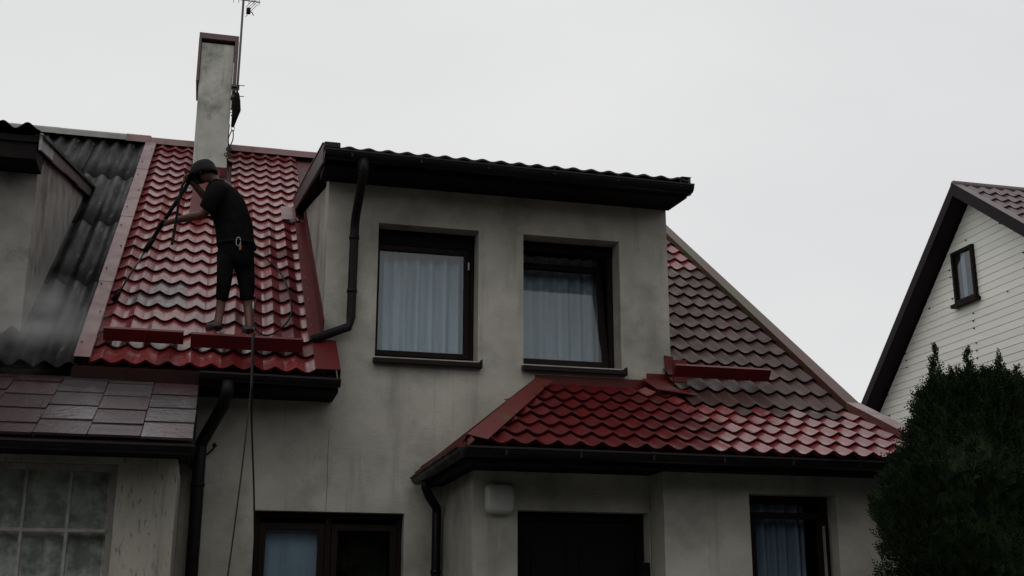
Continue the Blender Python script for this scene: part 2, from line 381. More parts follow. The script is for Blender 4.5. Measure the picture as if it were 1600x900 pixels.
# right upper slope above the kink
for k in range(17):
    y = KY+.35*k*math.cos(PA)
    for c in range(9):
        x = 6.03-(c+1)*TW
        if x < DX1-.10 or (c == 8 and k > 2): continue
        vis = True
        m_ = 'tile_mossy'
        
        if k > 11: m_ = 'tile_faded' if random.random() < .75 else 'tile_mossy'
        elif k > 9 and random.random() < .4: m_ = 'tile_faded'
        if k < 12 and x > DX1-.1+k*.06: put_tile(tmesh(.35, m_), on(x, y, -.065), PA, roof); singles += 1
        else: rest.append((tmesh(.35, m_), on(x, y, -.065), PA))
for k in range(17, 23):
    y = KY+.35*k*math.cos(PA)
    for c in range(8): rest.append((tmesh(.35, 'tile_faded'), on(6.03-(c+1)*TW, y, -.065), PA))
far = join_tiles(rest, 'far_roof_tiles', roof); far['kind'] = 'stuff'
# flared lower slope
for k in range(7):
    y = FE+FL*k*math.cos(FA)
    for c in range(23):
        x = 6.03-(c+1)*TW
        cx = x+TW/2; cy = y+FL*.5
        if k >= 5 and cx > DX1-.08: continue
        if k == 6 and True:
            if y > -.25: continue
        hx = 1.945+(cy-FE)/(-FE)*1.13
        if cx < hx+.02: continue
        fresh = cx < 4.22-.02*k
        edge = abs(cx-(4.22-.02*k)) < .12
        m_ = 'tile_fresh' if fresh else 'tile_faded'
        if edge and random.random() < .4: m_ = 'tile_faded' if fresh else 'tile_fresh'
        if not fresh and cx > 4.75 and k == 4 and random.random() < .55: m_ = 'tile_mossy'
        if k == 6: pass
        put_tile(tmesh(FL, m_), onf(x, y, -.022), FA, porch); singles += 1
print('single tiles', singles, 'joined', len(rest))

# ---- flashings
def strip(name, x0, x1, y0, y1, m_, parent, lift=.042, lip=.05, f=on, nrm=NM):
    b = MB(); pr = [(x0, -lip), (x0, 0), (x1, 0), (x1, -lip*.6)]
    a = [f(u, y0, lift)+nrm*v for u, v in pr]; e = [f(u, y1, lift)+nrm*v for u, v in pr]
    b.add(a+e, [(i, i+1, 4+i+1, 4+i) for i in range(3)])
    return b.build(name, m_, parent, solid=.004)
ys = [YE-.01, 1.05, 2.9, 4.7, YR-.1]
for i in range(4):
    s_ = strip('verge_flashing', XV0-.004*i, XV0+.132, ys[i]-(.06 if i else 0), ys[i+1], 'flash_faded', roof, lift=.05+.003*i)
    if i == 0: s_['label'] = 'lowest length of faded pink verge flashing'
    for j in range(3):
        yy = ys[i]+.25+j*.62
        if yy > YR-.3: continue
        sc_ = MB(); p = on(XV0+.03+.07*(j % 2), yy, .055+.003*i); sc_.tube([p, p+NM*.008], .008, 6); sc_.build('screw', 'brown_board', roof)
strip('verge_flashing', 6.0, XV1, KY-.02, YR-.1, 'flash_moss', roof, lift=.03, lip=.10)
strip('verge_flashing', 6.0, XV1+.012, FE-.02, KY+.08, 'flash_faded', porch, lift=.085, lip=.11, f=onf, nrm=NF)
for j in range(4):
    p = onf(6.03, FE+.3+j*.33, .07); sc_ = MB(); sc_.tube([p, p+NF*.008], .008, 6); sc_.build('screw', 'brown_board', porch)
# ridge caps
for i in range(8):
    x0 = XV0+.05+i*.92; x1 = min(x0+.96, XV1)
    b = MB(); k = 8
    for q in (0, 1): pass
    pr = [(-.13*math.cos(math.pi*j/k), .02+.055*math.sin(math.pi*j/k)) for j in range(k+1)]
    b.sweep([(-.16, -.06)]+pr+[(.16, -.06)], (x0, YR, ZR-.01+.003*(i % 2)), (x1, YR, ZR-.01+.003*(i % 2)), (0, 1, 0), (0, 0, 1)); b.build('ridge_cap', 'flash_faded', roof, solid=.004)
# cheek flashing on the left side of the dormer
b = MB()
for y0, y1 in ((-.0, .9), (.9, 1.9), (1.9, 3.1)):
    b.prism([on(DX0-.13, y0, .034), on(DX0-.006, y0, .034), on(DX0-.006, y1, .034), on(DX0-.13, y1, .034)], NM*.006)
b.build('cheek_flashing', 'flash_fresh', roof)
b = MB(); b.prism([on(DX0-.012, -.03, .0), on(DX0-.012, -.03, .26), on(DX0-.012, 3.25, .16), on(DX0-.012, 3.25, 0)], (.009, 0, 0)); b.build('cheek_upstand', 'flash_fresh', roof)
b = MB(); b.prism([on(DX0-.10, YE-.012, .042), on(DX0+.12, YE-.012, .042), on(DX0+.12, -.012, .042), on(DX0-.10, -.012, .042)], NM*.006)
b.prism([on(DX0+.12, YE-.012, .048), on(DX0+.12, -.012, .048), on(DX0+.12, -.012, -.09), on(DX0+.12, YE-.012, -.09)], (.004, 0, 0))
b.build('eave_flashing', 'flash_fresh', roof)
b = MB(); b.prism([on(.68, 3.16, .05), on(.86, 3.16, .05), on(.86, 3.62, .05), on(.68, 3.62, .05)], NM*.006); b.build('patch_sheet', 'flash_faded', roof)
# right foot of the dormer: red stepped flashing
b = MB(); b.box(3.05, 4.22, -.012, -.003, fz(-.01)-.05, fz(-.01)+.045); b.build('wall_flashing', 'flash_fresh', porch)
b = MB(); b.box(4.205, DX1+.012, -.016, -.004, fz(0)-.1, fz(0)+.11); b.build('wall_flashing', 'flash_fresh', porch)
b = MB(); b.prism([(4.405, -.02, 3.9), (4.49, -.02, 3.9), (4.49, -.02, 4.17), (4.395, -.02, 4.18)], (0, .012, 0)); b.build('corner_flashing', 'flash_fresh', porch)
b = MB(); b.prism([onf(4.14, -.42, .058), onf(4.48, -.60, .058), onf(4.48, -.02, .058), onf(4.14, -.02, .058)], NF*.006); b.build('flashing_apron', 'flash_fresh', porch)
# left side of the porch roof: wall band and mossy hip cap
b = MB(); A = Vector((1.90, -.02, 2.90)); B = Vector((3.085, -.02, fz(0)-.01)); d = (B-A).normalized(); pn = Vector((-d.z, 0, d.x))
b.prism([A+pn*-.06, B+pn*-.06, B+pn*.035, A+pn*.035], (0, .014, 0)); b.build('wall_flashing', 'flash_fresh', porch)
A = Vector((1.935, FE-.02, FZ+.015)); B = Vector((3.06, -.10, fz(-.10)+.0)); d = (B-A).normalized()
sR = (NF-d*NF.dot(d)).normalized(); tR = d.cross(NF).normalized()
if tR.x < 0: tR = -tR
hl = hipN; tL = d.cross(hl).normalized()
if tL.x > 0: tL = -tL
c_ = (NF+hipN).normalized()
b = MB(); pr = [A+tR*.15+NF*.028, A+tR*.05+NF*.034, A+c_*.045, A+tL*.03+hipN*.02, A+tL*.06+hipN*.01]
pe = [B+(p-A)*.9 for p in pr]
b.add(pr+pe, [(i, i+1, 5+i+1, 5+i) for i in range(4)]); b.build('hip_cap', 'flash_mossred', porch, solid=.005)
b = MB(); b.prism([(1.93, FE+.02, 2.895), (1.93, -.02, 2.895), (1.93, -.02, 2.985), (1.93, FE+.02, 2.985)], (.006, 0, 0)); b.build('eave_trim', 'flash_fresh', porch)

# ---- snow guards: red angled sheets standing on the tiles
def snow_guard(x0, x1, y, hgt, parent, m_='flash_fresh', tilt=0.):
    b = MB(); pr = [(.10, .05), (-.0, .055), (-.012, .055+hgt), (.035, .05+hgt)]
    P0 = Vector((x0, y, rz(y))); P1 = Vector((x1, y+tilt, rz(y+tilt)))
    b.sweep(pr, P0, P1, UM, NM)
    return b.build('snow_guard', m_, parent, solid=.012, bevel=.002)
snow_guard(-.968, -.285, -.26, .115, roof); snow_guard(-.222, .765, -.30, .125, roof)
snow_guard(4.33, 5.33, -.385, .12, roof)
b = MB(); b.box(4.33, 4.47, -.42, -.38, rz(-.4)+.0, rz(-.4)+.22); b.build('guard_bracket', 'flash_fresh', roof)
for x in (-.9, -.62, -.34, -.15, .2, .6):
    b = MB(); b.prism([on(x, -.30, .02), on(x, -.02, .02), on(x, -.28, .13)], (.008, 0, 0)); b.build('guard_bracket', 'flash_fresh', roof)

# ---- eaves, soffits, gutters
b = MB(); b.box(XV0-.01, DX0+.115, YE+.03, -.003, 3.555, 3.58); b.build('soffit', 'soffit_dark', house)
b = MB(); b.box(XV0-.005, -.122, YE-.022, YE+.003, 3.515, 3.672); b.build('fascia', 'brown_board', house, bevel=.004)
b = MB(); b.box(XV0-.01, DX0+.112, YE+.005, YE+.032, 3.56, 3.665); b.build('fascia', 'brown_board', house, bevel=.004)
def gutter(name, a, b_, outward, r=.065, m_='gutter_dark', parent=None):
    o = Vector(outward); mbx = MB(); k = 10
    pr = [(-r-.006, .012)]+[(-r*math.cos(math.pi*j/k), -r*math.sin(math.pi*j/k)) for j in range(k+1)]+[(r+.012, .006), (r+.012, -.008)]
    mbx.sweep(pr, a, b_, o, (0, 0, 1))
    for q in (a, b_):
        q = Vector(q); mbx.add([q+o*u+Vector((0, 0, v)) for u, v in pr[1:-2]], [tuple(range(len(pr)-3))])
    g_ = mbx.build(name, m_, parent, solid=.004); return g_
gl = gutter('gutter', (-.12, YE-.055, 3.655), (1.09, YE-.055, 3.645), (0, -1, 0), .06, parent=house)
# dormer roof: low pitched sheet with waves, fascia, sloping soffit, gutter
DY0, DZ0, DY1, DZ1 = -.53, 5.86, 4.05, 6.86
ds = (DZ1-DZ0)/(DY1-DY0); da = math.atan(ds)
def od(x, y, h=0): return Vector((x, y, DZ0+ds*(y-DY0)+h))
mbx = MB(); xs = np.linspace(.86, 4.50, 20*8+1)
wv = [.022*(.5+.5*math.cos(2*math.pi*((x-.86)/.183-.3)))**1.15 for x in xs]
vs = []; fs = []
rows = np.linspace(DY0-.05, DY1, 13)
for j, y in enumerate(rows):
    for kk in (0, 1):
        yy = y-.002 if kk == 0 else y+.002
        vs += [tuple(od(x, yy, w_+(0 if kk == 0 else .02)-.0)) for x, w_ in zip(xs, wv)]
nx = len(xs)
for j in range(2*len(rows)-1):
    for i in range(nx-1): fs.append((j*nx+i, j*nx+i+1, (j+1)*nx+i+1, (j+1)*nx+i))
mbx.add(vs, fs, True); droof = mbx.build('dormer_roof', 'brown_metal', house)
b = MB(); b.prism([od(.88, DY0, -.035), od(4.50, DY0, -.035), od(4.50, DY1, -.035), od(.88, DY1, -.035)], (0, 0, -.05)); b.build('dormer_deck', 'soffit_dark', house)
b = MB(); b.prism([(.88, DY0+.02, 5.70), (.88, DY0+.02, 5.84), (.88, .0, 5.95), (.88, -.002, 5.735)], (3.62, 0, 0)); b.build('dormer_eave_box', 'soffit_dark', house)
# verge boards of the dormer
for x, nm in ((.852, 'verge_board'), (4.502, 'verge_board')):
    b = MB(); b.prism([od(x, DY0-.03, -.14), od(x, DY0-.03, .05), od(x, 3.98, .05), od(x, 3.98, -.14)], (.026, 0, 0)); b.build(nm, 'verge_brown', droof, bevel=.003)
b = MB(); b.prism([od(.84, DY0-.04, .05), od(.93, DY0-.04, .05), od(.93, 3.98, .05), od(.84, 3.98, .05)], (0, 0, .008)); b.build('verge_flashing', 'flash_faded', droof)
b = MB(); b.prism([od(4.43, DY0-.04, .045), od(4.53, DY0-.04, .045), od(4.53, 3.9, .045), od(4.43, 3.9, .045)], (0, 0, .008)); b.build('verge_flashing', 'brown_metal', droof)
gd = gutter('gutter', (.862, DY0-.10, 5.80), (4.505, DY0-.10, 5.775), (0, -1, 0), .068, parent=house)
b = MB(); b.box(.85, 1.0, DY0-.165, DY0-.03, 5.815, 5.875); b.build('gutter_cap', 'gutter_dark', house, bevel=.01)
for i in range(6):
    b = MB(); x = 1.1+i*.65; b.box(x, x+.022, DY0-.172, DY0-.164, 5.745, 5.81); b.build('gutter_bracket', 'pipe_dark', house)
# porch gutter with return
gp = gutter('gutter', (1.90, FE-.05, 2.875), (6.12, FE-.05, 2.868), (0, -1, 0), .066, parent=house)
gr = gutter('gutter', (1.90, FE-.05, 2.875), (1.90, -.05, 2.868), (-1, 0, 0), .06, parent=house)
for i in range(7):
    b = MB(); x = 2.2+i*.6; b.box(x, x+.02, FE-.124, FE-.115, 2.82, 2.886); b.build('gutter_bracket', 'gutter_dark', house)
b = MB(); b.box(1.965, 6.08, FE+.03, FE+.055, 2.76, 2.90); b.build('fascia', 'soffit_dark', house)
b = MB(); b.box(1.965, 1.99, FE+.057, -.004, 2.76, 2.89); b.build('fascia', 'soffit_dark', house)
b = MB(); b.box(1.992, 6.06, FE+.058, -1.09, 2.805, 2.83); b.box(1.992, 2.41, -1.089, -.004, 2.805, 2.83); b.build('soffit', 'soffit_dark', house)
# downpipes
def pipe(pts, r=.043, m_='pipe_dark', n=12, clamps=()):
    b = MB(); b.tube(pts, r, n); p = b.build('downpipe', m_, house)
    for c in clamps:
        q = MB(); c = Vector(c); q.tube([c+Vector((0, 0, -.018)), c+Vector((0, 0, .018))], r+.007, 12); q.build('pipe_clamp', m_, p)
    return p
pipe(curve_pts([(1.225, DY0-.10, 5.75), (1.225, DY0-.10, 5.60), (1.225, -.16, 5.36), (1.225, -.085, 5.22)], 3)+[(1.222, -.085, 4.36), (1.205, -.08, 4.27), (.865, -.10, 4.12)], .043, clamps=[(1.224, -.085, 5.15), (1.222, -.085, 4.62)])
b = MB(); b.tube([(1.225, DY0-.10, 5.76), (1.225, DY0-.10, 5.62)], .056, 12); b.build('gutter_outlet', 'pipe_dark', house)
pipe([(.12, YE-.05, 3.60), (.12, YE-.05, 3.50), (.10, -.45, 3.42), (-.06, -.11, 3.14), (-.075, -.10, 3.08), (-.075, -.10, 0.03)], .055, clamps=[(-.075, -.10, 2.75), (-.075, -.10, 1.9)])
pipe([(1.92, -.38, 2.83), (1.92, -.38, 2.76), (1.95, -.33, 2.70), (2.07, -.12, 2.60), (2.075, -.11, 2.54), (2.075, -.11, .03)], .042, 'gutter_dark', clamps=[(2.075, -.11, 2.02)])

# ---- windows
def curtain(name, x0, x1, y, z0, z1, m_, parent, amp=.032, waves=9):
    n_ = 90; vs = []; fs = []
    ph = random.uniform(0, 6)
    for i in range(n_+1):
        u = i/n_; x = x0+(x1-x0)*u
        dy = amp*(math.sin(u*waves*2*math.pi+ph+1.1*math.sin(u*7+ph))+.4*math.sin(u*waves*5.1+ph))
        vs += [(x, y+dy*1.15, z0), (x, y+dy*.8, z1)]
    for i in range(n_): fs.append((2*i, 2*i+2, 2*i+3, 2*i+1))
    b = MB(); b.add(vs, fs, True); return b.build(name, m_, parent)
def frame_mb(x0, x1, z0, z1, y0, y1, t, mid=None):
    b = MB(); holes = [(x0+t, x1-t, z0+t, z1-t)] if mid is None else [(x0+t, mid-t*.55, z0+t, z1-t), (mid+t*.55, x1-t, z0+t, z1-t)]
    return holed_wall(b, x0, x1, z0, z1, holes, y0, y1)
# upper left window
x0, x1, z0, z1 = W1; x0 -= .06
win = frame_mb(x0+.002, x1-.002, z0+.002, z1-.002, .20, .26, .045).build('window', 'frame_brown', house, bevel=.004)
win['label'] = 'closed dormer window'
frame_mb(x0+.05, x1-.05, z0+.05, z1-.16, .185, .24, .055).build('sash', 'frame_brown', win, bevel=.005)
b = MB(); b.box(x0+.005, x1-.005, .185, .199, z1-.155, z1-.004); b.build('shutter_box', 'shutter', win)
b = MB(); b.box(x0+.10, x1-.10, .208, .216, z0+.10, z1-.21); b.build('pane', 'glass', win)
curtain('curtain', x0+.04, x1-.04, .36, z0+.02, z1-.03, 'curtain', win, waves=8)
b = MB(); b.box(x1-.075, x1-.06, .155, .184, 4.98, 5.06); b.build('handle', 'steel', win)
# upper right window: sash tilted inward at the top
x0, x1, z0, z1 = W2; x0 -= .075
win = frame_mb(x0+.002, x1-.002, z0+.002, z1-.002, .22, .28, .05).build('window', 'frame_brown', house, bevel=.004)
win['label'] = 'dormer window with its sash tilted open at the top'
sm = frame_mb(x0+.05, x1-.05, z0+.05, z1-.14, .235, .29, .06); tl = R(11); c, s_ = math.cos(tl), math.sin(tl)
def tilt(b):
    b.v = [(x, .26+(y-.26)*c+(z-z0-.05)*s_, z0+.05+(z-z0-.05)*c-(y-.26)*s_) for x, y, z in b.v]; return b
tilt(sm).build('sash', 'frame_brown', win, bevel=.005)
b = MB(); b.box(x0+.105, x1-.105, .258, .266, z0+.105, z1-.195); tilt(b).build('pane', 'glass', win)
curtain('curtain', x0+.02, x1-.02, .66, z0+.0, z1-.02, 'curtain', win, waves=7)
b = MB(); b.box(x0+.005, x1-.005, .205, .219, z1-.10, z1-.004); b.build('shutter_box', 'shutter', win)
for ww in (W1, W2):
    b = MB(); b.prism([(ww[0]-.02, -.085, ww[2]-.028), (ww[0]-.02, .198, ww[2]+.008), (ww[0]-.02, .198, ww[2]-.04), (ww[0]-.02, -.06, ww[2]-.075), (ww[0]-.02, -.085, ww[2]-.075)], (ww[1]-ww[0]+.045, 0, 0)); b.build('window_sill', 'sill_brown', house, bevel=.005)
    b = MB(); b.box(ww[1]+.018, ww[1]+.03, -.09, .0, ww[2]-.08, ww[2]-.0); b.build('sill_end', 'sill_brown', house)
# ground floor window (left)
x0, x1, z0, z1 = WG
win = frame_mb(x0+.002, x1-.002, z0, z1-.002, .12, .19, .05, mid=1.11).build('window', 'frame_brown', house, bevel=.004)
win['label'] = 'two-leaf ground floor window under the eave'
frame_mb(x0+.05, 1.08, z0+.05, z1-.10, .105, .165, .06).build('sash', 'frame_brown', win, bevel=.005)
frame_mb(1.14, x1-.05, z0+.05, z1-.10, .105, .165, .06).build('sash', 'frame_brown', win, bevel=.005)
for a_, e_ in ((x0+.11, 1.02), (1.20, x1-.11)):
    b = MB(); b.box(a_, e_, .13, .137, z0+.11, z1-.16); b.build('pane', 'glass', win)
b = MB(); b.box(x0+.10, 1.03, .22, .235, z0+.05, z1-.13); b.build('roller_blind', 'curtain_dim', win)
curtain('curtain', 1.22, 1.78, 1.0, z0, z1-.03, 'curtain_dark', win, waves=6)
# ground floor window (right)
x0, x1, z0, z1 = WR
win = frame_mb(x0+.002, x1-.002, z0, z1-.002, -1.545, -1.48, .06).build('window', 'frame_brown', house, bevel=.004)
win['label'] = 'ground floor window beside the evergreen'
frame_mb(x0+.06, x1-.06, z0+.06, z1-.14, -1.56, -1.50, .055).build('sash', 'frame_brown', win, bevel=.005)
b = MB(); b.box(x0+.11, x1-.11, -1.535, -1.528, z0+.11, z1-.19); b.build('pane', 'glass', win)
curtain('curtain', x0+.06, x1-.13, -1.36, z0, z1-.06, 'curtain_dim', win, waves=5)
b = MB(); b.box(x1-.072, x1-.066, -1.60, -1.545, z0+.1, z1-.25); b.build('sash_seal', 'frame_white', win)
# front door in the recess
x0, x1, z0, z1 = DO
dr = frame_mb(x0+.003, x1-.003, .04, z1-.003, -1.24, -1.17, .07).build('door', 'door_dark', house, bevel=.004)
dr['label'] = 'dark front door in the shaded entrance'
b = MB(); b.box(x0+.08, x1-.08, -1.22, -1.18, .08, z1-.08); b.build('door_leaf', 'door_dark', dr)
for (a_, e_) in ((x0+.16, 2.98), (3.10, x1-.16)):
    for (q0, q1) in ((.3, 1.2), (1.32, 2.25)):
        b = MB(); b.box(a_, e_, -1.234, -1.221, q0, q1); b.build('door_panel', 'door_dark', dr, bevel=.01)
b = MB(); b.tube([(3.03, -1.225, 1.1), (3.03, -1.29, 1.1), (2.93, -1.29, 1.1)], .011, 8); b.build('handle', 'steel', dr)
b = MB(); b.box(3.60, 3.675, -1.385, -1.25, 1.9, 2.07); b.build('mail_box', 'soffit_dark', house, bevel=.008)

# ---- chimney
CY = 4.87
b = MB(); b.box(-.474, -.022, CY, CY+.62, 7.2, 9.44)
ch = b.build('chimney', 'chimney_render', house, bevel=.008)
b = MB(); b.box(-.512, .030, CY-.045, CY+.66, 9.485, 9.572)
for x0, x1, zb in ((-.514, -.478, 8.83), (-.018, .033, 8.73)):
    b.prism([(x0, CY-.05, zb), (x0, CY-.05, 9.487), (x0, CY+.66, 9.487), (x0, CY+.66, zb)], (x1-x0, 0, 0))
b.build('chimney_cap', 'cap_sheet', ch, bevel=.004)
b = MB(); b.box(-.49, -.01, CY-.014, CY-.002, rz(CY)-.05, rz(CY)+.10); b.build('chimney_flashing', 'flash_fresh', roof)
b = MB(); b.prism([on(-.42, 3.05, .055), on(-.10, 3.05, .055), on(-.10, CY, .055), on(-.42, CY, .055)], NM*.006); b.build('roof_patch', 'flash_fresh', roof)
b = MB(); b.prism([on(-.55, 4.05, .05), on(-.41, 4.05, .05), on(-.41, 4.7, .05), on(-.45, 4.7, .05)], NM*.006); b.build('roof_patch', 'flash_faded', roof)
# thin settlement crack and cable bracket on the front wall
b = MB(); b.tube([(1.07, -.001, 3.30), (1.066, -.001, 3.0), (1.072, -.001, 2.8), (1.068, -.001, 2.55)], .0016, 4); b.build('wall_crack', 'soffit_dark', house)
b = MB(); b.tube([(-.02, -.05, 3.02), (.02, -.06, 3.06), (.05, -.07, 3.10), (.045, -.09, 3.12)], .008, 6); b.tube([(.03, -.08, 3.10), (.06, -.08, 3.115)], .02, 8); b.build('cable_bracket', 'rubber', house)

# ================================================================== LEFT NEIGHBOUR HOUSE
nb = thing('neighbour_house', 'dark corrugated-roof house with rendered dormer adjoining on the left', 'house', (-2.6, 0, 0))
nroof = MB()
nroof.prism([on(-5.5, YE+.05, -.09), on(XV0+.03, YE+.05, -.09), on(XV0+.03, YR, -.09), on(-5.5, YR, -.09)], NM*-.03)
nroof.prism([onb(-5.5, YR)-NB*.09, onb(XV0, YR)-NB*.09, onb(XV0, 12.5)-NB*.09, onb(-5.5, 12.5)-NB*.09], NB*-.03)
nroof = nroof.build('roof', 'asbestos', nb)
# corrugated sheets
CWV = .19; SHW = CWV*4
def corr_mesh(length, nw, wl_=CWV, amp=.03, mname='asbestos'):
    k = 10*nw; vs = []; fs = []
    rows_ = np.linspace(0, length, 4)
    for y in rows_:
        for i in range(k+1):
            u = i/10; vs.append((u*wl_, y, amp*(1-math.cos(2*math.pi*u))+.006*(1-y/length)))
    n_ = k+1
    for j in range(3):
        for i in range(k): fs.append((j*n_+i, j*n_+i+1, (j+1)*n_+i+1, (j+1)*n_+i))
    me = bpy.data.meshes.new('corrugated_sheet'); me.from_pydata(vs, [], fs); me.polygons.foreach_set('use_smooth', [True]*len(fs)); me.update()
    me.materials.append(MATS[mname]); return me
LS = 2.05; cm = corr_mesh(LS+.12, 4, amp=.030)
for k in range(4):
    for c in range(5):
        o = bpy.data.objects.new('corrugated_sheet', cm); place(o, on(XV0+.06-(c+1)*SHW+.0, YE-.03+LS*k*math.cos(PA), -.055+.006*(c % 2)), nroof)
        o.rotation_euler = (PA, 0, R(random.uniform(-.15, .15)))
        md = o.modifiers.new('solid', 'SOLIDIFY'); md.thickness = .008
for i in range(5):
    x1 = -1.43-i*.95
    b = MB(); k = 8; pr = [(-.13, -.05)]+[(-.12*math.cos(math.pi*j/k), .02+.05*math.sin(math.pi*j/k)) for j in range(k+1)]+[(.13, -.05)]
    b.sweep(pr, (x1-.99, YR, ZR+.012+.004*(i % 2)), (x1, YR, ZR+.012+.004*(i % 2)), (0, 1, 0), (0, 0, 1)); b.build('ridge_cap', 'ridge_grey', nroof, solid=.01)
b = MB(); pr = [(-.15, -.06)]+[(-.13*math.cos(math.pi*j/8), .03+.055*math.sin(math.pi*j/8)) for j in range(9)]+[(.15, -.06)]
b.sweep(pr, (-1.46, YR, ZR+.004), (-1.12, YR, ZR+.004), (0, 1, 0), (0, 0, 1)); b.build('ridge_cap', 'flash_faded', nroof, solid=.004)
# dormer
NX = -1.70
b = MB(); b.box(-4.6, NX, 0, .28, 3.95, 5.74); b.build('dormer_front_wall', 'stucco_grey', nb)
b = MB(); b.prism([(NX-.25, .282, rz(.282)-.16), (NX-.25, .282, 5.82), (NX-.25, 3.9, rz(3.9)-.1)], (.25, 0, 0)); b.build('dormer_side_wall', 'stucco_grey', nb)
ND0, NZ0, ND1, NZ1 = -.42, 5.775, 4.0, 6.85
nda = math.atan2(NZ1-NZ0, ND1-ND0)
dm = corr_mesh(math.hypot(ND1-ND0, NZ1-NZ0), 4, .205, .030)
ndroof = None
for c in range(3):
    o = bpy.data.objects.new('dormer_roof_sheet', dm); place(o, (NX+.045-(c+1)*.82, ND0-.05, NZ0+.035), nb); o.rotation_euler = (nda, 0, 0)
    md = o.modifiers.new('solid', 'SOLIDIFY'); md.thickness = .01
def ond(x, y, h=0): return Vector((x, y, NZ0+(NZ1-NZ0)/(ND1-ND0)*(y-ND0)+h))
for i, (q0, q1) in enumerate(((ND0, .35), (.36, 1.25), (1.26, 2.4), (2.41, 3.92))):
    b = MB(); dz = .012*(i % 2); b.prism([ond(NX+.045, q0, -.13-dz), ond(NX+.045, q0, .03), ond(NX+.045, q1, .03), ond(NX+.045, q1, -.13-dz)], (.024, 0, 0)); b.build('verge_slate', 'verge_brown' if i else 'ridge_grey', nb)
b = MB(); b.prism([ond(NX+.0, ND0, -.02), ond(NX+.10, ND0, -.02), ond(NX+.10, 3.95, -.02), ond(NX+.0, 3.95, -.02)], (0, 0, .035)); b.build('verge_sheet', 'asbestos', nb)
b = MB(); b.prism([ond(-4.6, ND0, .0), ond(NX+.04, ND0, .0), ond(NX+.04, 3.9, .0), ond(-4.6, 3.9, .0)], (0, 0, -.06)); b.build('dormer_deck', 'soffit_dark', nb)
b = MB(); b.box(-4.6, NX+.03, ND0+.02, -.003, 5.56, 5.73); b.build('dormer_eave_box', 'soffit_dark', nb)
# flared lower roof of flat panels
NXR = -.118
pl = MB(); pl.prism([onf(-4.6, FE+.04, -.085), onf(NXR-.01, FE+.04, -.085), onf(NXR-.01, -.50, -.085), onf(-4.6, -.50, -.085)], NF*-.03)
lroof = pl.build('lower_roof', 'underlay', nb)
PWd, PLn = .37, .42
for c in range(9):
    x1 = NXR-c*PWd; off = [.0, .10, .03, .16, .05, .12, .02, .09, .0][c]
    k = 0; s_ = -off
    while s_ < 1.78:
        a = max(s_, 0); e = min(s_+PLn, 1.78)
        if e-a > .05:
            b = MB(); g_ = .0035; y0 = FE+a*math.cos(FA); y1 = FE+(e-.006)*math.cos(FA); l0 = -.048+random.uniform(0, .006)
            b.prism([onf(x1-PWd+g_, y0, l0), onf(x1-g_, y0, l0+random.uniform(-.003, .003)), onf(x1-g_+random.uniform(-.004, .004), y1, -.054), onf(x1-PWd+g_, y1, -.054)], NF*-.02)
            b.build('roof_panel', 'shingle_red' if c > 2 or random.random() < .2 else 'shingle', lroof)
        s_ += PLn
b = MB(); b.box(-4.6, NXR, FE+.012, FE+.035, 2.78, 2.84); b.build('fascia', 'brown_board', nb)
gutter('gutter', (-4.6, FE-.05, 2.815), (NXR+.02, FE-.05, 2.808), (0, -1, 0), .055, parent=nb)
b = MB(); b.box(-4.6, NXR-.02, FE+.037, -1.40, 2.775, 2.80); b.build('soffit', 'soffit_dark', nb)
NWn = (-2.75, -.652, 1.0, 2.727)
b = MB(); holed_wall(b, -4.6, -.222, 0, 2.774, [NWn], -1.70, -1.44); b.build('front_wall', 'stucco_old', nb)
b = MB(); b.box(-.47, -.222, -1.438, -.005, 0, 2.774); b.build('side_wall', 'stucco_grey', nb)
b = MB(); b.prism([(-.145, -.56, 2.9), (-.145, -.003, 2.9), (-.145, -.003, fz(-.05)-.1), (-.145, FE+.3, 2.9)], (.02, 0, 0)); b.build('gable_board', 'soffit_dark', nb)
b = MB(); b.box(-4.6, -1.2, 11.9, 12.1, 0, 3.7); b.build('back_wall', 'stucco_grey', nb)
b = MB(); b.box(-4.6, -4.4, -1.43, 11.89, 0, 3.4); b.build('far_wall', 'stucco_grey', nb)
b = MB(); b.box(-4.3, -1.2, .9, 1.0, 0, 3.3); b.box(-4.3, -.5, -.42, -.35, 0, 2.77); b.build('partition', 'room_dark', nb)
# window with glazing bars and lace
x0, x1, z0, z1 = NWn
nw = frame_mb(x0+.002, x1-.002, z0, z1-.002, -1.60, -1.54, .05).build('window', 'frame_white', nb, bevel=.003)
pos = [x1-.05]; bars = [-.985, -1.30, -1.62, -1.94, -2.26, -2.55]
for xb in bars:
    b = MB(); b.box(xb-.012, xb+.012, -1.61, -1.56, z0+.05, z1-.05); b.build('glazing_bar', 'frame_white', nw, bevel=.003)
for zb in (2.235, 1.75, 1.3):
    b = MB(); b.box(x0+.05, x1-.05, -1.612, -1.563, zb-.014, zb+.014); b.build('glazing_bar', 'frame_white', nw, bevel=.003)
xe = [x1-.055]+bars
for i in range(len(xe)-1):
    for q0, q1 in ((z0+.06, 1.29), (1.31, 1.74), (1.765, 2.22), (2.25, z1-.055)):
        b = MB(); b.box(xe[i+1]+.013, xe[i]-.013, -1.586, -1.581, q0, q1); b.build('pane', 'glass', nw)
curtain('lace_curtain', x0+.03, x1-.03, -1.49, z0, z1-.02, 'lace', nw, amp=.014, waves=14)

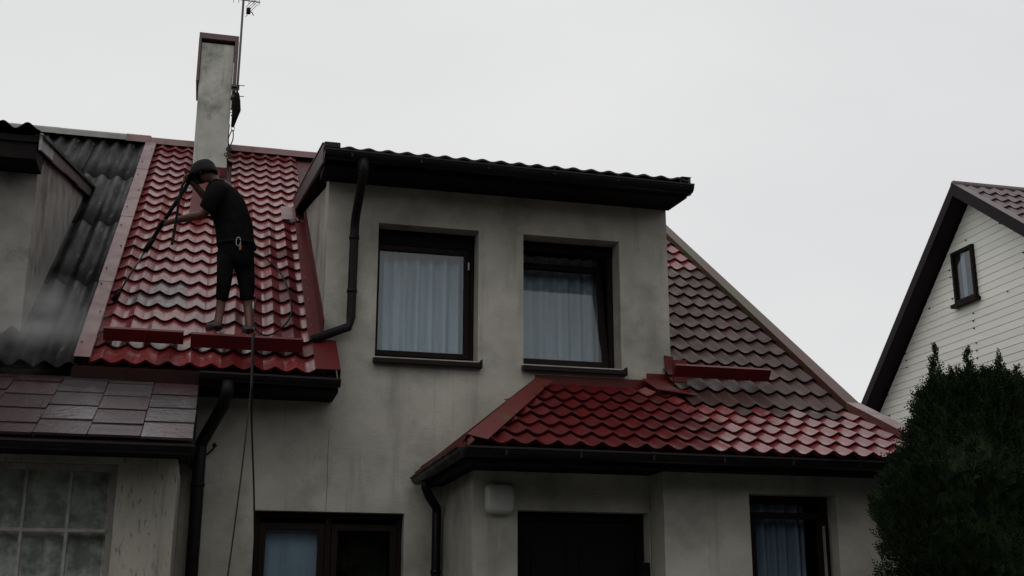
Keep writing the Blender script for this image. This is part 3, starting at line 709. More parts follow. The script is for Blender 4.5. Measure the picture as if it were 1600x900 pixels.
# ================================================================== RIGHT GABLE HOUSE
XG = 11.33
gh = thing('gable_house', 'cream boarded gable house with dark brown roof behind the evergreen', 'house', (XG+3, 4.4, 0))
PY, PZ = 4.383, 8.0                        # inside apex
s1, s2 = .922, .75                          # rear and front slopes
rear = PY+5.2; front = PY-5.6
b = MB(); b.prism([(XG, rear, 0), (XG, rear, PZ-s1*(rear-PY)), (XG, PY, PZ), (XG, front, PZ-s2*(PY-front)), (XG, front, 0)], (7, 0, 0)); b.build('wall', 'siding', gh)
GW = (4.43, 4.98, 6.41, 7.25)
bh = .118; z = 2.9; i = 0
while z < PZ-.03:
    zt = min(z+bh-.006, PZ-.012)
    def span(zz): return PY-(PZ-zz)/s2+.01, PY+(PZ-zz)/s1-.01
    a0, e0 = span(z); a1, e1 = span(zt)
    segs = [(a0, e0, a1, e1)]
    if z < GW[3] and zt > GW[2]: segs = [(a0, GW[0], a1, GW[0]), (GW[1], e0, GW[1], e1)]
    for (q0, r0, q1, r1) in segs:
        b = MB(); l0 = .013; l1 = .008
        b.add([(XG-l0, q0, z), (XG-l0, r0, z), (XG-l1, r1, zt), (XG-l1, q1, zt), (XG+.002, q0, z), (XG+.002, r0, z), (XG+.002, r1, zt), (XG+.002, q1, zt)],
              [(0, 1, 2, 3), (4, 7, 6, 5), (0, 4, 5, 1), (1, 5, 6, 2), (2, 6, 7, 3), (3, 7, 4, 0)])
        b.build('siding_board', 'siding', gh)
    z += bh; i += 1
# nail heads
nl = MB()
for yy in (7.2, 6.55, 5.75, 5.1, 4.62, 3.75, 3.3, 2.6):
    z = 2.95
    while z < PZ-.1:
        if (PZ-z)/ (s1 if yy > PY else s2) > abs(yy-PY)+.1 and not (GW[0]-.1 < yy < GW[1]+.1 and GW[2] < z < GW[3]) and random.random() < .32:
            nl.tube([(XG-.03, yy+random.uniform(-.02, .02), z+.05), (XG-.01, yy, z+.05)], .011, 5)
        z += bh
nl.build('nail_heads', 'soffit_dark', gh)['kind'] = 'stuff'
# gable window
x = XG
def yz_frame(y0, y1, z0, z1, xa, xb, t, m_, name, parent, mid=None):
    b = MB(); holes = [(y0+t, y1-t, z0+t, z1-t)] if mid is None else [(y0+t, mid-t*.5, z0+t, z1-t), (mid+t*.5, y1-t, z0+t, z1-t)]
    holed_wall(b, y0, y1, z0, z1, holes, xa, xb); b.v = [(p[1], p[0], p[2]) for p in b.v]; return b.build(name, m_, parent)
gw = yz_frame(GW[0], GW[1], GW[2], GW[3], XG-.07, XG-.005, .05, 'frame_brown', 'window', gh)
b = MB(); b.box(XG-.03, XG-.024, GW[0]+.05, GW[1]-.05, GW[2]+.05, GW[3]-.05); b.build('pane', 'glass', gw)
b = MB(); b.box(XG-.022, XG-.018, GW[0]+.05, GW[1]-.05, GW[2]+.05, GW[3]-.05); b.build('dark_backing', 'room_dark', gw)  # flat near-black sheet stands in for the unlit room behind the glass
cb = MB(); vs = []; fs = []
for i in range(13):
    yy = GW[0]+.24+.11*i/12; vs += [(XG-.026+.002*math.sin(i*2.2), yy, GW[2]+.05), (XG-.026+.002*math.sin(i*2.2), yy, GW[3]-.05)]
for i in range(12): fs.append((2*i, 2*i+2, 2*i+3, 2*i+1))
cb.add(vs, fs, True); cb.build('curtain', 'curtain_dim', gw)
b = MB(); b.box(XG-.12, XG-.02, GW[0]-.05, GW[1]+.05, GW[2]-.06, GW[2]-.005); b.build('window_sill', 'brown_board', gh)
# roof slabs, barge boards, tiles
ov = .33
def rear_pt(x, y, h=0): return Vector((x, y, PZ+.17-s1*(y-PY)+h))
def front_pt(x, y, h=0): return Vector((x, y, PZ+.17-s2*(PY-y)+h))
b = MB(); b.prism([rear_pt(XG-ov+.03, PY), rear_pt(XG-ov+.03, rear), rear_pt(XG-ov+.03, rear, -.13), rear_pt(XG-ov+.03, PY, -.13)], (7.4, 0, 0))
b.prism([front_pt(XG-ov+.03, PY), front_pt(XG-ov+.03, front), front_pt(XG-ov+.03, front, -.10), front_pt(XG-ov+.03, PY, -.10)], (7.4, 0, 0))
groof = b.build('roof', 'brown_metal', gh)
b = MB(); b.prism([rear_pt(XG-ov, PY, .04), rear_pt(XG-ov, rear, .04), rear_pt(XG-ov, rear, -.16), rear_pt(XG-ov, PY, -.16)], (.028, 0, 0)); b.build('barge_board', 'brown_metal', groof)
b = MB(); b.prism([front_pt(XG-ov-.002, PY, .04), front_pt(XG-ov-.002, front, .04), front_pt(XG-ov-.002, front, -.17), front_pt(XG-ov-.002, PY, -.17)], (.028, 0, 0)); b.build('barge_board', 'brown_metal', groof)
b = MB(); b.prism([front_pt(XG-ov-.01, PY, .045), front_pt(XG-ov-.01, front, .045), front_pt(XG-ov+.14, front, .05), front_pt(XG-ov+.14, PY, .05)], (0, 0, .008)); b.build('verge_trim', 'tile_brown', groof)
b = MB(); b.tube([(XG-ov+.02, PY, PZ+.185), (XG+7, PY, PZ+.185)], .065, 10); b.build('ridge_cap', 'tile_brown', groof)
fa = math.atan(s2)
gt = tile_mesh('roof_tile', .35, 'tile_brown', tw=.21)
for k in range(9):
    yy = PY-.10-(k+1)*.35*math.cos(fa)
    for c in range(16):
        if c < k*0 : continue
        o = bpy.data.objects.new('roof_tile', gt); place(o, front_pt(XG-ov+.13+c*.21, yy, .02), groof); o.rotation_euler = (fa, 0, 0)

# ================================================================== EVERGREEN
def thuja(cx, cy, prof, leaders, label, seed):
    rg = np.random.default_rng(seed)
    t = thing('thuja', label, 'evergreen', (cx, cy, 0))
    b = MB(); b.tube([(cx, cy, 0), (cx+.02, cy, 1.2), (cx, cy, 2.8)], [.09, .06, .02], 8); b.build('trunk', 'bark', t)
    for a in range(9):
        th = a*2.4; z = .5+a*.28; b = MB(); b.tube([(cx, cy, z), (cx+.35*math.cos(th), cy+.35*math.sin(th), z+.35)], [.025, .008], 5); b.build('branch', 'bark', t)
    zs = [p[0] for p in prof]; rs = [p[1] for p in prof]
    V = []; F = []
    def spray(base, d, size, n_):
        d = d/np.linalg.norm(d); a = np.cross(d, rg.normal(size=3)); a /= np.linalg.norm(a); nn = np.cross(d, a)
        for k in range(n_):
            s = k/max(n_-1, 1); side = (1 if k % 2 else -1)
            p = base+d*size*s
            ll = size*(.42*(1-s)+.16); dirv = d*.75+a*side*.62+nn*rg.normal()*.18; w = nn*0+np.cross(dirv, nn); w /= np.linalg.norm(w); w *= .0055+.003*rg.random()
            w2 = w*.9
            q = p+dirv*ll; mid = p+dirv*ll*.55
            i = len(V); V.extend([p, mid+w2+nn*.004, q, mid-w2]); F.append((i, i+1, i+2, i+3))
    N = 15000
    for _ in range(N):
        z = rg.uniform(.15, zs[-1]); r = np.interp(z, zs, rs); th = rg.uniform(0, 2*math.pi)
        lump = 1+.07*math.sin(3*th+z*2.3+seed)+.05*math.sin(7*th-z*5.1)+.05*math.sin(z*9+2*th)
        rr = r*lump*(1-.32*abs(rg.normal())*.6)
        base = np.array([cx+rr*math.cos(th), cy+rr*math.sin(th), z])
        d = np.array([math.cos(th)*.75, math.sin(th)*.75, .75+.3*rg.random()])+rg.normal(size=3)*.25
        spray(base-d*.05, d, rg.uniform(.06, .135), 9)
    for (lx, ly, zb, zt, rad) in leaders:    # upright leaders with small side sprays
        n_ = int((zt-zb)/.0045)
        for k in range(n_):
            s = k/n_; z = zb+(zt-zb)*s; th = rg.uniform(0, 2*math.pi); rr = rad*(1-s)**.8*rg.uniform(.1, 1)
            base = np.array([lx+rr*math.cos(th)*.7, ly+rr*math.sin(th)*.7, z]); d = np.array([math.cos(th)*.45, math.sin(th)*.45, 1.])+rg.normal(size=3)*.15
            spray(base, d, rg.uniform(.04, .10)*(1.15-.5*s), 7)
    me = bpy.data.meshes.new('crown'); me.from_pydata([tuple(v-np.array([cx, cy, 0])) for v in V], [], F); me.materials.append(MATS['thuja']); me.update()
    place(bpy.data.objects.new('crown', me), (cx, cy, 0), t)
    # dense inner mass of old twigs keeps the crown opaque
    V = []; F = []; nz_, nt_ = 46, 60
    for j in range(nz_):
        z = .12+(zs[-1]-.20)*j/(nz_-1); r = np.interp(z, zs, rs)*.76
        for i_ in range(nt_):
            th = 2*math.pi*i_/nt_; q = r*(1+.07*math.sin(3*th+z*2.3+seed)+.05*math.sin(7*th-z*5.1)+.05*math.sin(z*9+2*th)+rg.normal()*.045)
            V.append((q*math.cos(th), q*math.sin(th), z+rg.normal()*.012))
    for j in range(nz_-1):
        for i_ in range(nt_): F.append((j*nt_+i_, j*nt_+(i_+1) % nt_, (j+1)*nt_+(i_+1) % nt_, (j+1)*nt_+i_))
    F += [tuple(range(nt_))[::-1], tuple(range((nz_-1)*nt_, nz_*nt_))]
    me = bpy.data.meshes.new('inner_foliage'); me.from_pydata(V, [], F); me.materials.append(MATS['thuja']); me.update()
    place(bpy.data.objects.new('inner_foliage', me), (cx, cy, 0), t)
    return t
ty = -3.2; tx = 5.68
thuja(tx, ty, [(0, .62), (.8, .76), (1.9, .78), (2.35, .80), (2.53, .88), (2.72, .80), (2.9, .62), (3.05, .49), (3.2, .46), (3.34, .40), (3.42, .2)],
      [(5.335, ty-.05, 3.15, 3.62, .10), (5.40, ty+.1, 3.2, 3.50, .08), (5.65, ty, 3.25, 3.62, .10), (5.72, ty+.1, 3.25, 3.52, .08), (5.90, ty-.05, 3.25, 3.585, .10), (6.08, ty, 3.2, 3.50, .10), (5.5, ty, 3.2, 3.45, .08), (5.83, ty+.05, 3.25, 3.5, .07), (5.2, ty, 2.95, 3.25, .08)],
      'dark evergreen thuja with pointed tips at the right front of the houses', 3)

# ================================================================== ANTENNA, GEAR, LAMP
an = thing('antenna', 'thin dark aerial mast fixed to the right side of the chimney', 'antenna', (0.057, 4.799, 8.299))
b = MB(); b.tube([(0.050, 4.799, 8.251), (0.054, 4.799, 9.160), (0.056, 4.799, 10.548)], .016, 8); b.build('mast', 'mast_steel', an)
b = MB(); b.tube([(-.09, 4.80, 10.137), (.29, 4.79, 10.12)], .008, 6); b.build('boom', 'mast_steel', an)
for i, x in enumerate((-.22, -.1, .02, .14, .26, .38)):
    b = MB(); b.tube([(x*.6+.05, 4.66, 10.15), (x*.6+.05, 4.94, 10.15)], .004, 5); b.build('element', 'mast_steel', an)
for i in range(4):
    b = MB(); b.tube([(.10, 4.64+i*.10, 9.945), (.26, 4.64+i*.10, 10.165)], .004, 5); b.build('reflector_rod', 'mast_steel', an)
b = MB(); b.box(0.105, 0.163, 4.741, 4.818, 9.926, 9.993); b.tube([(0.153, 4.780, 9.955), (0.191, 4.780, 9.935), (0.206, 4.780, 9.897)], .007, 6); b.build('junction_box', 'rubber', an)
for z in (8.778, 8.615):
    b = MB(); b.box(-.03, .08, 4.78, 4.90, z, z+.03); b.tube([(.05, 4.77, z+.015), (.15, 4.77, z+.02)], .006, 5); b.build('mast_clamp', 'mast_steel', an)
gear = thing('rope_bag', 'black climbing gear bag hanging from the aerial beside the chimney', 'climbing gear', (0.038, 4.761, 8.251))
b = MB(); b.tube([(0.053, 4.741, 8.663), (0.057, 4.741, 8.548), (0.059, 4.741, 8.414), (0.038, 4.741, 8.280), (0.021, 4.741, 8.155)], [.03, .05, .062, .04, .022], 10); b.build('bag', 'webbing', gear)
b = MB(); b.tube([(0.000, 4.741, 8.586), (0.057, 4.732, 8.586)], .012, 6); b.tube([(-0.010, 4.741, 8.318), (0.048, 4.732, 8.347)], .010, 6); b.build('strap', 'webbing', gear)
def ring(c, r, t, ax=(1, 0, 0), ay=(0, 0, 1), sy=1.):
    c = Vector(c); ax = Vector(ax); ay = Vector(ay)
    return [c+ax*r*math.cos(k*math.pi/8)+ay*r*sy*math.sin(k*math.pi/8) for k in range(17)]
b = MB(); b.tube(ring((0.029, 4.732, 8.127), .022, 0, sy=1.8), .005, 6); b.build('carabiner', 'steel', gear)
b = MB(); b.tube(ring((-0.011, 4.780, 8.414), .016, 0, sy=2.2), .005, 6); b.build('carabiner', 'steel', gear)
sr = thing('safety_rope', 'dark safety rope looped from the gear bag down behind the chimney', 'rope', (0.000, 4.732, 7.725))
b = MB(); b.tube(curve_pts([(0.019, 4.732, 8.108), (-0.019, 4.732, 7.983), (-0.010, 4.713, 7.840), (0.038, 4.722, 7.964), (0.033, 4.732, 8.108)], 6), .008, 6)
b.tube(curve_pts([(-0.019, 4.780, 8.203), (-0.024, 4.751, 8.031), (-0.010, 4.713, 7.840)], 5), .007, 6); b.build('loop', 'rope', sr)
b = MB(); b.tube(ring((-0.008, 4.703, 7.806), .028, 0), .012, 6); b.tube(ring((0.000, 4.703, 7.792), .018, 0, ax=(.7, .7, 0)), .012, 6); b.build('knot', 'rope', sr)
b = MB(); b.tube(curve_pts([(-0.005, 4.703, 7.792), (-0.029, 4.646, 7.706), (0.019, 4.588, 7.658), (-0.019, 4.493, 7.572), (.01, 4.9, rz(4.9)+.05), (.06, 4.2, rz(4.2)+.05), (.10, 3.2, rz(3.2)+.05), (.12, 2.2, rz(2.2)+.05), (.13, 1.4, rz(1.4)+.06), (.16, .5, 5.1), (.17, .22, 5.10)], 5), .008, 6); b.build('line', 'rope', sr)
b = MB(); b.tube(ring((-0.019, 4.627, 7.696), .045, 0, sy=.6), .006, 6); b.tube(ring((-0.000, 4.569, 7.648), .04, 0, sy=.8), .006, 6); b.build('coil', 'rope', sr)
lamp = thing('wall_lamp', 'pale rounded square lamp on the wall left of the dark doorway', 'lamp', (2.353, -1.38, 2.565))
def rounded(cx, cz, w, hh, y, k, rr):
    out = []
    for q, (sx, sz) in enumerate(((1, 1), (-1, 1), (-1, -1), (1, -1))):
        for j in range(6):
            a = (q+j/5)*math.pi/2; out.append((cx+sx*(w-rr)+rr*math.cos(a), y, cz+sz*(hh-rr)+rr*math.sin(a)))
    return out
b = MB(); vs = []; lev = [(-1.383, .10), (-1.41, .122), (-1.46, .126), (-1.495, .112), (-1.505, .085)]
for y, w in lev: vs += rounded(2.353, 2.565, w, w*1.0, y, 0, .05)
fs = [(j*24+i, j*24+(i+1) % 24, (j+1)*24+(i+1) % 24, (j+1)*24+i) for j in range(4) for i in range(24)]+[tuple(range(96, 120))]
b.add(vs, fs, True); b.build('diffuser', 'lamp_plastic', lamp)
b = MB(); b.box(2.25, 2.455, -1.384, -1.378, 2.463, 2.667); b.build('base_plate', 'frame_white', lamp)

# ================================================================== PERSON
person = thing('person', 'person in black t-shirt, cropped black trousers and cap spraying the red roof', 'person', (.13, .08, 4.16))
def skin(name, nodes, edges, material, parent, root, sub=2, noise=0.):
    """nodes: {key:(pos, radius)}; one continuous skinned surface"""
    keys = list(nodes); c = Vector(nodes[root][0]); me = bpy.data.meshes.new(name)
    me.from_pydata([tuple(Vector(nodes[k][0])-c) for k in keys], [(keys.index(a), keys.index(b_)) for a, b_ in edges], [])
    o = bpy.data.objects.new(name, me); place(o, c, parent)
    md = o.modifiers.new('skin', 'SKIN'); md.use_smooth_shade = True
    for i, k in enumerate(keys):
        r = nodes[k][1]; r = r if isinstance(r, tuple) else (r, r)
        me.skin_vertices[0].data[i].radius = r; me.skin_vertices[0].data[i].use_root = (k == root)
    sb = o.modifiers.new('sub', 'SUBSURF'); sb.levels = sub; sb.render_levels = sub
    if noise:
        tx_ = bpy.data.textures.new(name, 'CLOUDS'); tx_.noise_scale = .09
        dp = o.modifiers.new('folds', 'DISPLACE'); dp.texture = tx_; dp.strength = noise; dp.mid_level = .5
    me.materials.append(MATS[material]); return o
J = dict(pelvis=((.118, .10, 5.035), .10), spine=((.105, .11, 5.17), .09), belly=((.075, .115, 5.28), .09), chest=((.005, .11, 5.46), .10), upper=((-.045, .12, 5.575), .075),
         neck=((-.10, .125, 5.665), .052), nape=((-.14, .125, 5.715), .052), skull=((-.215, .125, 5.755), .095), crown=((-.24, .13, 5.79), .075), jaw=((-.27, .15, 5.70), .052),
         lhip=((.045, .045, 4.955), .066), lthigh=((.03, .05, 4.80), .058), lknee=((.022, .05, 4.64), .050), lcalf=((.02, .10, 4.46), .047), lank=((.006, .085, 4.27), .036), lheel=((.01, .06, 4.215), .036), lfoot=((-.055, .15, 4.235), .034), ltoe=((-.10, .21, 4.262), .026),
         rhip=((.20, .14, 4.975), .066), rthigh=((.225, .15, 4.82), .058), rknee=((.247, .14, 4.65), .050), rcalf=((.27, .16, 4.46), .047), rank=((.294, .10, 4.26), .036), rheel=((.298, .075, 4.205), .036), rfoot=((.275, .17, 4.245), .034), rtoe=((.255, .24, 4.285), .026),
         lsh=((-.085, .0, 5.545), .052), luarm=((-.125, -.06, 5.44), .050), lel=((-.185, -.10, 5.255), .044), lfore=((-.30, -.075, 5.215), .044), lwr=((-.455, -.02, 5.165), .028), lpalm=((-.515, .005, 5.15), (.034, .024)),
         rsh=((-.06, .215, 5.59), .050), ruarm=((-.10, .26, 5.53), .048), rel=((-.175, .27, 5.545), .044), rfore=((-.24, .235, 5.605), .042), rwr=((-.315, .195, 5.665), .028), rpalm=((-.352, .18, 5.69), (.033, .024)))
E = [('pelvis', 'spine'), ('spine', 'belly'), ('belly', 'chest'), ('chest', 'upper'), ('upper', 'neck'), ('neck', 'nape'), ('nape', 'skull'), ('skull', 'crown'), ('skull', 'jaw'),
     ('pelvis', 'lhip'), ('lhip', 'lthigh'), ('lthigh', 'lknee'), ('lknee', 'lcalf'), ('lcalf', 'lank'), ('lank', 'lheel'), ('lank', 'lfoot'), ('lfoot', 'ltoe'),
     ('pelvis', 'rhip'), ('rhip', 'rthigh'), ('rthigh', 'rknee'), ('rknee', 'rcalf'), ('rcalf', 'rank'), ('rank', 'rheel'), ('rank', 'rfoot'), ('rfoot', 'rtoe'),
     ('upper', 'lsh'), ('lsh', 'luarm'), ('luarm', 'lel'), ('lel', 'lfore'), ('lfore', 'lwr'), ('lwr', 'lpalm'),
     ('upper', 'rsh'), ('rsh', 'ruarm'), ('ruarm', 'rel'), ('rel', 'rfore'), ('rfore', 'rwr'), ('rwr', 'rpalm')]
# lance axis
GRIP = Vector((-.352, .175, 5.685)); NOZ = Vector((-.955, .575, 4.60))
LHP = GRIP.lerp(NOZ, .385)
shift = LHP-Vector((-.545, .02, 5.135))
for k_, w_ in (('lel', .25), ('lfore', .6), ('lwr', .95), ('lpalm', 1.)):
    p, r = J[k_]; J[k_] = (tuple(Vector(p)+shift*w_), r)
LD = (NOZ-GRIP).normalized()
def fingers(side, palm, axis, toward, thumbdir):
    """four fingers curling round the shaft and a thumb from the side of the palm"""
    P = Vector(J[palm][0]); ax = axis.normalized(); tw = toward.normalized(); curl = ax.cross(tw).normalized()
    lens = (.040, .045, .042, .033)
    for i in range(4):
        o_ = ax*((i-1.5)*.019)
        a = P+tw*.030+o_+curl*.016; b1 = a+tw*lens[i]*.7-curl*.004; c1 = b1+tw*lens[i]*.1-curl*.030; d1 = c1-tw*lens[i]*.5-curl*.010
        names = [f'{side}f{i}{q}' for q in 'abcd']
        for nm, pp, rr in zip(names, (a, b1, c1, d1), (.0095, .009, .0085, .0075)): J[nm] = (tuple(pp), rr)
        E.append((palm, names[0])); E.extend(zip(names[:-1], names[1:]))
    t0 = P-ax*.030+curl*-.004; t1 = t0+tw*.030-ax*.012-curl*.016; t2 = t1+tw*.022-curl*.010
    for nm, pp, rr in zip(('a', 'b', 'c'), (t0, t1, t2), (.012, .0105, .009)): J[f'{side}t{nm}'] = (tuple(pp), rr)
    E.extend([(palm, f'{side}ta'), (f'{side}ta', f'{side}tb'), (f'{side}tb', f'{side}tc')])
fingers('l', 'lpalm', LD, (LHP-Vector(J['lwr'][0])), None)
fingers('r', 'rpalm', LD, (GRIP-Vector(J['rwr'][0])), None)
body = skin('body', J, E, 'skin', person, 'pelvis')
# head details: nose, ears, eyes, hair (face turned left, down the lance)
hc = Vector((-.225, .128, 5.755)); face = Vector((-.72, .42, -.42)).normalized(); sideL = Vector((0, 0, 1)).cross(face).normalized(); hup = face.cross(sideL).normalized()
def ball(name, c, r, m_, parent, sc=(1, 1, 1), seg=16):
    me = bpy.data.meshes.new(name); bm = bmesh.new(); bmesh.ops.create_uvsphere(bm, u_segments=seg, v_segments=seg//2+2, radius=r)
    M = Matrix((sideL*sc[0], face*sc[1], hup*sc[2])).transposed()
    for v in bm.verts: v.co = M @ v.co
    for f in bm.faces: f.smooth = True
    bm.to_mesh(me); bm.free(); me.materials.append(MATS[m_]); o = bpy.data.objects.new(name, me); return place(o, c, parent)
ball('nose', hc+face*.098-hup*.012, .016, 'skin', body, (.8, 1.2, 1.4))
for q in (1, -1):
    ball('ear', hc+sideL*.086*q-face*.005-hup*.01, .028, 'skin', body, (.4, .75, 1.1))
    ball('eye', hc+sideL*.032*q+face*.086+hup*.018, .012, 'hair', body)
ball('mouth', hc+face*.085-hup*.055, .018, 'skin', body, (1.3, .5, .4))
# cap: dome with band and peak
cp = MB(); vs = []; k = 20; lv = [(-.045, .106, .118), (-.01, .113, .126), (.035, .112, .122), (.072, .093, .102), (.096, .056, .062), (.105, .013, .015)]
for hgt, rx, ry in lv: vs += [hc+hup*(hgt+.022)+sideL*rx*math.cos(2*math.pi*i/k)+face*(ry*math.sin(2*math.pi*i/k)-.006)-hup*(.035*max(0, -math.sin(2*math.pi*i/k)) if hgt < .01 else 0) for i in range(k)]
fs = [(j*k+i, j*k+(i+1) % k, (j+1)*k+(i+1) % k, (j+1)*k+i) for j in range(len(lv)-1) for i in range(k)]+[tuple(range((len(lv)-1)*k, len(lv)*k))]
cp.add(vs, fs, True); cap_o = cp.build('cap', 'cap_cloth', person, solid=.006)
pk = MB(); vs = []
for r_ in (.105, .165):
    for i in range(9):
        a = R(25+130*i/8); vs.append(hc+hup*(.012-(.02 if r_ > .11 else 0))+sideL*r_*.95*math.cos(a)+face*(r_*math.sin(a)))
pk.add(vs, [(i, i+1, 9+i+1, 9+i) for i in range(8)], True); pk.build('peak', 'cap_cloth', cap_o, solid=.005)
# t-shirt and trousers: lofted cloth with folds, (x, y, z, half width) per ring
def loft(mb, rings, depth, n=28, fold=.006, seed=0., squash=1.):
    vs = []
    for j, (x, y, z, hw) in enumerate(rings):
        dp = depth[j] if isinstance(depth, list) else hw*depth
        for i in range(n):
            a = 2*math.pi*i/n
            f_ = 1+fold/hw*(math.sin(3*a+z*23+seed)+.8*math.sin(5*a-z*41+seed*2)+.5*math.sin(2*a+z*70))
            vs.append((x+hw*f_*math.cos(a), y+dp*f_*math.sin(a), z+.010*math.sin(2*a+seed)))
    m_ = len(rings); fs = [(j*n+i, j*n+(i+1) % n, (j+1)*n+(i+1) % n, (j+1)*n+i) for j in range(m_-1) for i in range(n)]
    fs += [tuple(range(n)), tuple(range((m_-1)*n, m_*n))]
    return mb.add(vs, fs, True)
def smooth(o):
    k_ = o.modifiers.new('sub', 'SUBSURF'); k_.levels = k_.render_levels = 1; return o
b = MB(); loft(b, [(-0.079, 0.110, 5.696, 0.050), (-0.067, 0.110, 5.658, 0.093), (-0.049, 0.110, 5.607, 0.147), (-0.026, 0.110, 5.537, 0.187), (0.003, 0.110, 5.461, 0.200), (0.038, 0.110, 5.380, 0.200), (0.073, 0.110, 5.292, 0.186), (0.100, 0.110, 5.197, 0.183), (0.118, 0.110, 5.102, 0.181), (0.126, 0.110, 5.020, 0.191), (0.127, 0.110, 4.994, 0.185)], [.055, .075, .10, .125, .135, .14, .14, .14, .145, .15, .14], fold=.006)
def sleeve(p0, p1, p2, r0, r1, r2):
    b.tube([Vector(p0), Vector(p0).lerp(Vector(p1), .5), Vector(p1), Vector(p1).lerp(Vector(p2), .5), Vector(p2)], [r0, (r0+r1)/2, r1, (r1+r2)/2, r2], 14)
b.tube([Vector(J['belly'][0]), Vector(J['chest'][0]), Vector(J['upper'][0])+Vector((.005, .01, .0)), Vector(J['upper'][0]).lerp(Vector(J['neck'][0]), .75)], [.13, .15, .128, .072], 18)
for q in 'lr':
    U_, S_, A_, E_ = (Vector(J[n_][0]) for n_ in ('upper', q+'sh', q+'uarm', q+'el'))
    b.tube(curve_pts([U_+Vector((.01, 0, -.02)), S_, A_, A_.lerp(E_, .72)], 4), [.105-.030*t_/12 for t_ in range(13)], 16)
smooth(b.build('t_shirt', 'black_cloth', person))
b = MB(); loft(b, [(0.122, 0.100, 5.080, 0.153), (0.123, 0.100, 5.004, 0.174), (0.125, 0.100, 4.927, 0.177), (0.126, 0.100, 4.858, 0.173), (0.128, 0.100, 4.826, 0.149)], [.13, .145, .14, .13, .10], fold=.003)
loft(b, [(0.075, 0.060, 4.950, 0.109), (0.042, 0.060, 4.859, 0.082), (0.036, 0.050, 4.761, 0.075), (0.033, 0.050, 4.667, 0.072), (0.031, 0.070, 4.578, 0.063), (0.027, 0.090, 4.496, 0.060), (0.029, 0.090, 4.478, 0.048)], .95, n=20, fold=.006, seed=1.3); loft(b, [(0.186, 0.140, 4.982, 0.113), (0.200, 0.140, 4.894, 0.104), (0.220, 0.140, 4.800, 0.095), (0.238, 0.140, 4.706, 0.082), (0.250, 0.145, 4.613, 0.070), (0.254, 0.150, 4.533, 0.064), (0.255, 0.150, 4.514, 0.052)], .92, n=20, fold=.006, seed=2.1)
smooth(b.build('trousers', 'trouser_cloth', person))
def grow(keys, d): return {k: (J[k][0], tuple((r+d) for r in (J[k][1] if isinstance(J[k][1], tuple) else (J[k][1],)*2))) for k in keys}
for s_ in 'lr':
    nd = grow([s_+'ank', s_+'heel', s_+'foot', s_+'toe'], .014); so_ = skin('shoe', nd, [(s_+'ank', s_+'heel'), (s_+'ank', s_+'foot'), (s_+'foot', s_+'toe')], 'shoe', person, s_+'ank')
    b = MB(); P0 = Vector(J[s_+'heel'][0]); P1 = Vector(J[s_+'toe'][0]); dd = (P1-P0).normalized(); sd_ = dd.cross(NM).normalized()
    b.prism([P0-dd*.05+sd_*.034-NM*.05, P1+dd*.035+sd_*.03-NM*.042, P1+dd*.035-sd_*.03-NM*.042, P0-dd*.05-sd_*.034-NM*.05], NM*.018); b.build('sole', 'sole', so_, bevel=.008)
# climbing harness on the hips
hn = MB(); hn.tube([Vector((0.124+0.171*math.cos(a_*math.pi/12), .10+.158*math.sin(a_*math.pi/12), 5.049+.012*math.cos(a_*math.pi/12))) for a_ in range(25)], .014, 6); hs = hn.build('harness', 'webbing', person)
b = MB(); b.tube(ring((.14, -.075, 5.03), .020, 0, sy=2.2), .006, 6); b.build('carabiner', 'steel', hs)
b = MB(); b.box(.15, .17, -.085, -.070, 4.95, 5.0); b.build('tag', 'orange_tag', hs)

# lance and hoses
ln = thing('spray_lance', 'long dark spray lance held in both hands, pointing down to the tiles', 'spray lance', GRIP)
b = MB(); b.tube([GRIP-LD*.05, GRIP.lerp(NOZ, .50)], .019, 8); b.build('handle', 'rubber', ln)
b = MB(); b.tube([GRIP.lerp(NOZ, .50), GRIP.lerp(NOZ, .62)], .026, 8); b.build('grip_sleeve', 'rubber', ln)
b = MB(); b.tube([GRIP.lerp(NOZ, .62), NOZ], .009, 8); b.build('tube', 'mast_steel', ln)
b = MB(); b.tube([NOZ-LD*.06, NOZ-LD*.02, NOZ+LD*.06], [.014, .026, .030], 8); b.build('nozzle', 'rubber', ln)
b = MB(); b.tube([GRIP, GRIP+Vector((-.03, .0, .06)), GRIP+Vector((-.05, .0, .10))], .014, 6); b.build('trigger', 'rubber', ln)
hz = thing('supply_hose', 'black hose looping over the tiles beside the legs and hanging off the eave', 'hose', (.4, YE, 3.7))
b = MB(); b.tube(curve_pts([tuple(GRIP), (-.41, .10, 5.62), (-.435, .08, 5.40), (-.45, .08, 5.15), (-.465, .08, 5.00)], 6), .013, 6); b.build('hose_end', 'rubber', hz)
hp = [(.24, 2.35), (.34, 2.04), (.50, 1.83), (.62, 1.5), (.69, 1.05), (.705, .62), (.66, .35), (.54, .10), (.44, .02), (.36, .12), (.33, .35), (.345, .62), (.36, .8)]
b = MB(); b.tube(curve_pts([tuple(on(x, y, .045)) for x, y in hp], 6), .009, 6); b.build('hose_loop', 'rubber', hz)
b = MB(); b.tube(curve_pts([on(.40, .05, .05), on(.34, -.2, .12), on(.325, -.30, .19), (.325, -.72, 3.60), (.33, -.72, 3.45), (.345, -.66, 3.2), (.40, -.62, 2.6), (.44, -.60, 1.95), (.46, -.6, 1.3), (.5, -.6, .1)], 6), .0075, 6); b.build('hose_tail', 'rubber', hz)
rp_ = thing('hanging_rope', 'thin dark rope hanging from the eave in front of the grey wall', 'rope', (.2, -.9, .05))
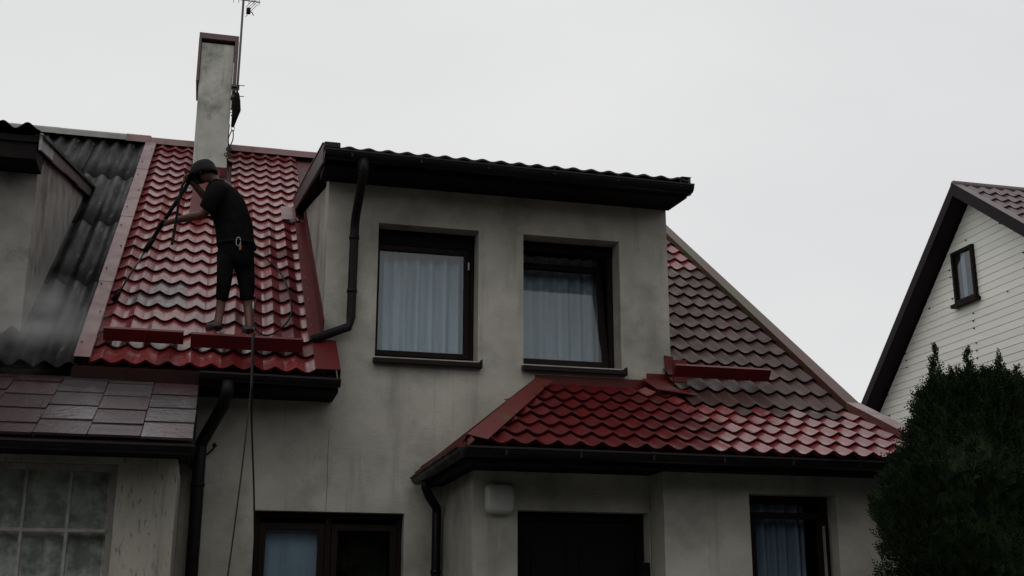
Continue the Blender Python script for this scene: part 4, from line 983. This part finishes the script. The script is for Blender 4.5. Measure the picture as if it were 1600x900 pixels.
b = MB(); b.tube(curve_pts([on(.31, -.28, .19), (.315, -.72, 3.60), (.31, -.74, 3.4), (.285, -.80, 2.9), (.25, -.92, 2.4), (.215, -1.0, 1.95), (.15, -1.1, 1.2), (.05, -1.2, .05)], 6), .0065, 6); b.build('line', 'rope', rp_)

# drifting spray beyond the nozzle
me = bpy.data.meshes.new('spray_mist'); bm = bmesh.new(); bmesh.ops.create_icosphere(bm, subdivisions=3, radius=1); bm.to_mesh(me); bm.free()
ms = bpy.data.objects.new('spray_mist', me); place(ms, (-1.60, -.20, 4.12), None); ms.scale = (.72, .80, .42); ms.rotation_euler = (PA, 0, 0)
mm = bpy.data.materials.new('mist'); mm.use_nodes = True; t = mm.node_tree; t.nodes.clear(); l = t.links.new
out = t.nodes.new('ShaderNodeOutputMaterial'); pvol = t.nodes.new('ShaderNodeVolumePrincipled'); pvol.inputs['Color'].default_value = (.9, .9, .9, 1); pvol.inputs['Anisotropy'].default_value = .2
tcx = t.nodes.new('ShaderNodeTexCoord'); ln_ = t.nodes.new('ShaderNodeVectorMath'); ln_.operation = 'LENGTH'; l(tcx.outputs['Object'], ln_.inputs[0])
mr = t.nodes.new('ShaderNodeMapRange'); mr.inputs['From Min'].default_value = 1.; mr.inputs['From Max'].default_value = .2; l(ln_.outputs['Value'], mr.inputs['Value'])
nzz = t.nodes.new('ShaderNodeTexNoise'); nzz.inputs['Scale'].default_value = 2.0; nzz.inputs['Detail'].default_value = 3; l(tcx.outputs['Object'], nzz.inputs['Vector'])
mr2 = t.nodes.new('ShaderNodeMapRange'); mr2.inputs['From Min'].default_value = .35; mr2.inputs['From Max'].default_value = .7; l(nzz.outputs['Fac'], mr2.inputs['Value'])
mu = t.nodes.new('ShaderNodeMath'); mu.operation = 'MULTIPLY'; l(mr.outputs[0], mu.inputs[0]); l(mr2.outputs[0], mu.inputs[1])
mu2 = t.nodes.new('ShaderNodeMath'); mu2.operation = 'MULTIPLY'; mu2.inputs[1].default_value = 1.9; l(mu.outputs[0], mu2.inputs[0]); l(mu2.outputs[0], pvol.inputs['Density']); l(pvol.outputs[0], out.inputs['Volume'])
me.materials.append(mm); tag(ms, 'pale spray mist drifting over the dark corrugated roof', 'mist', kind='stuff')
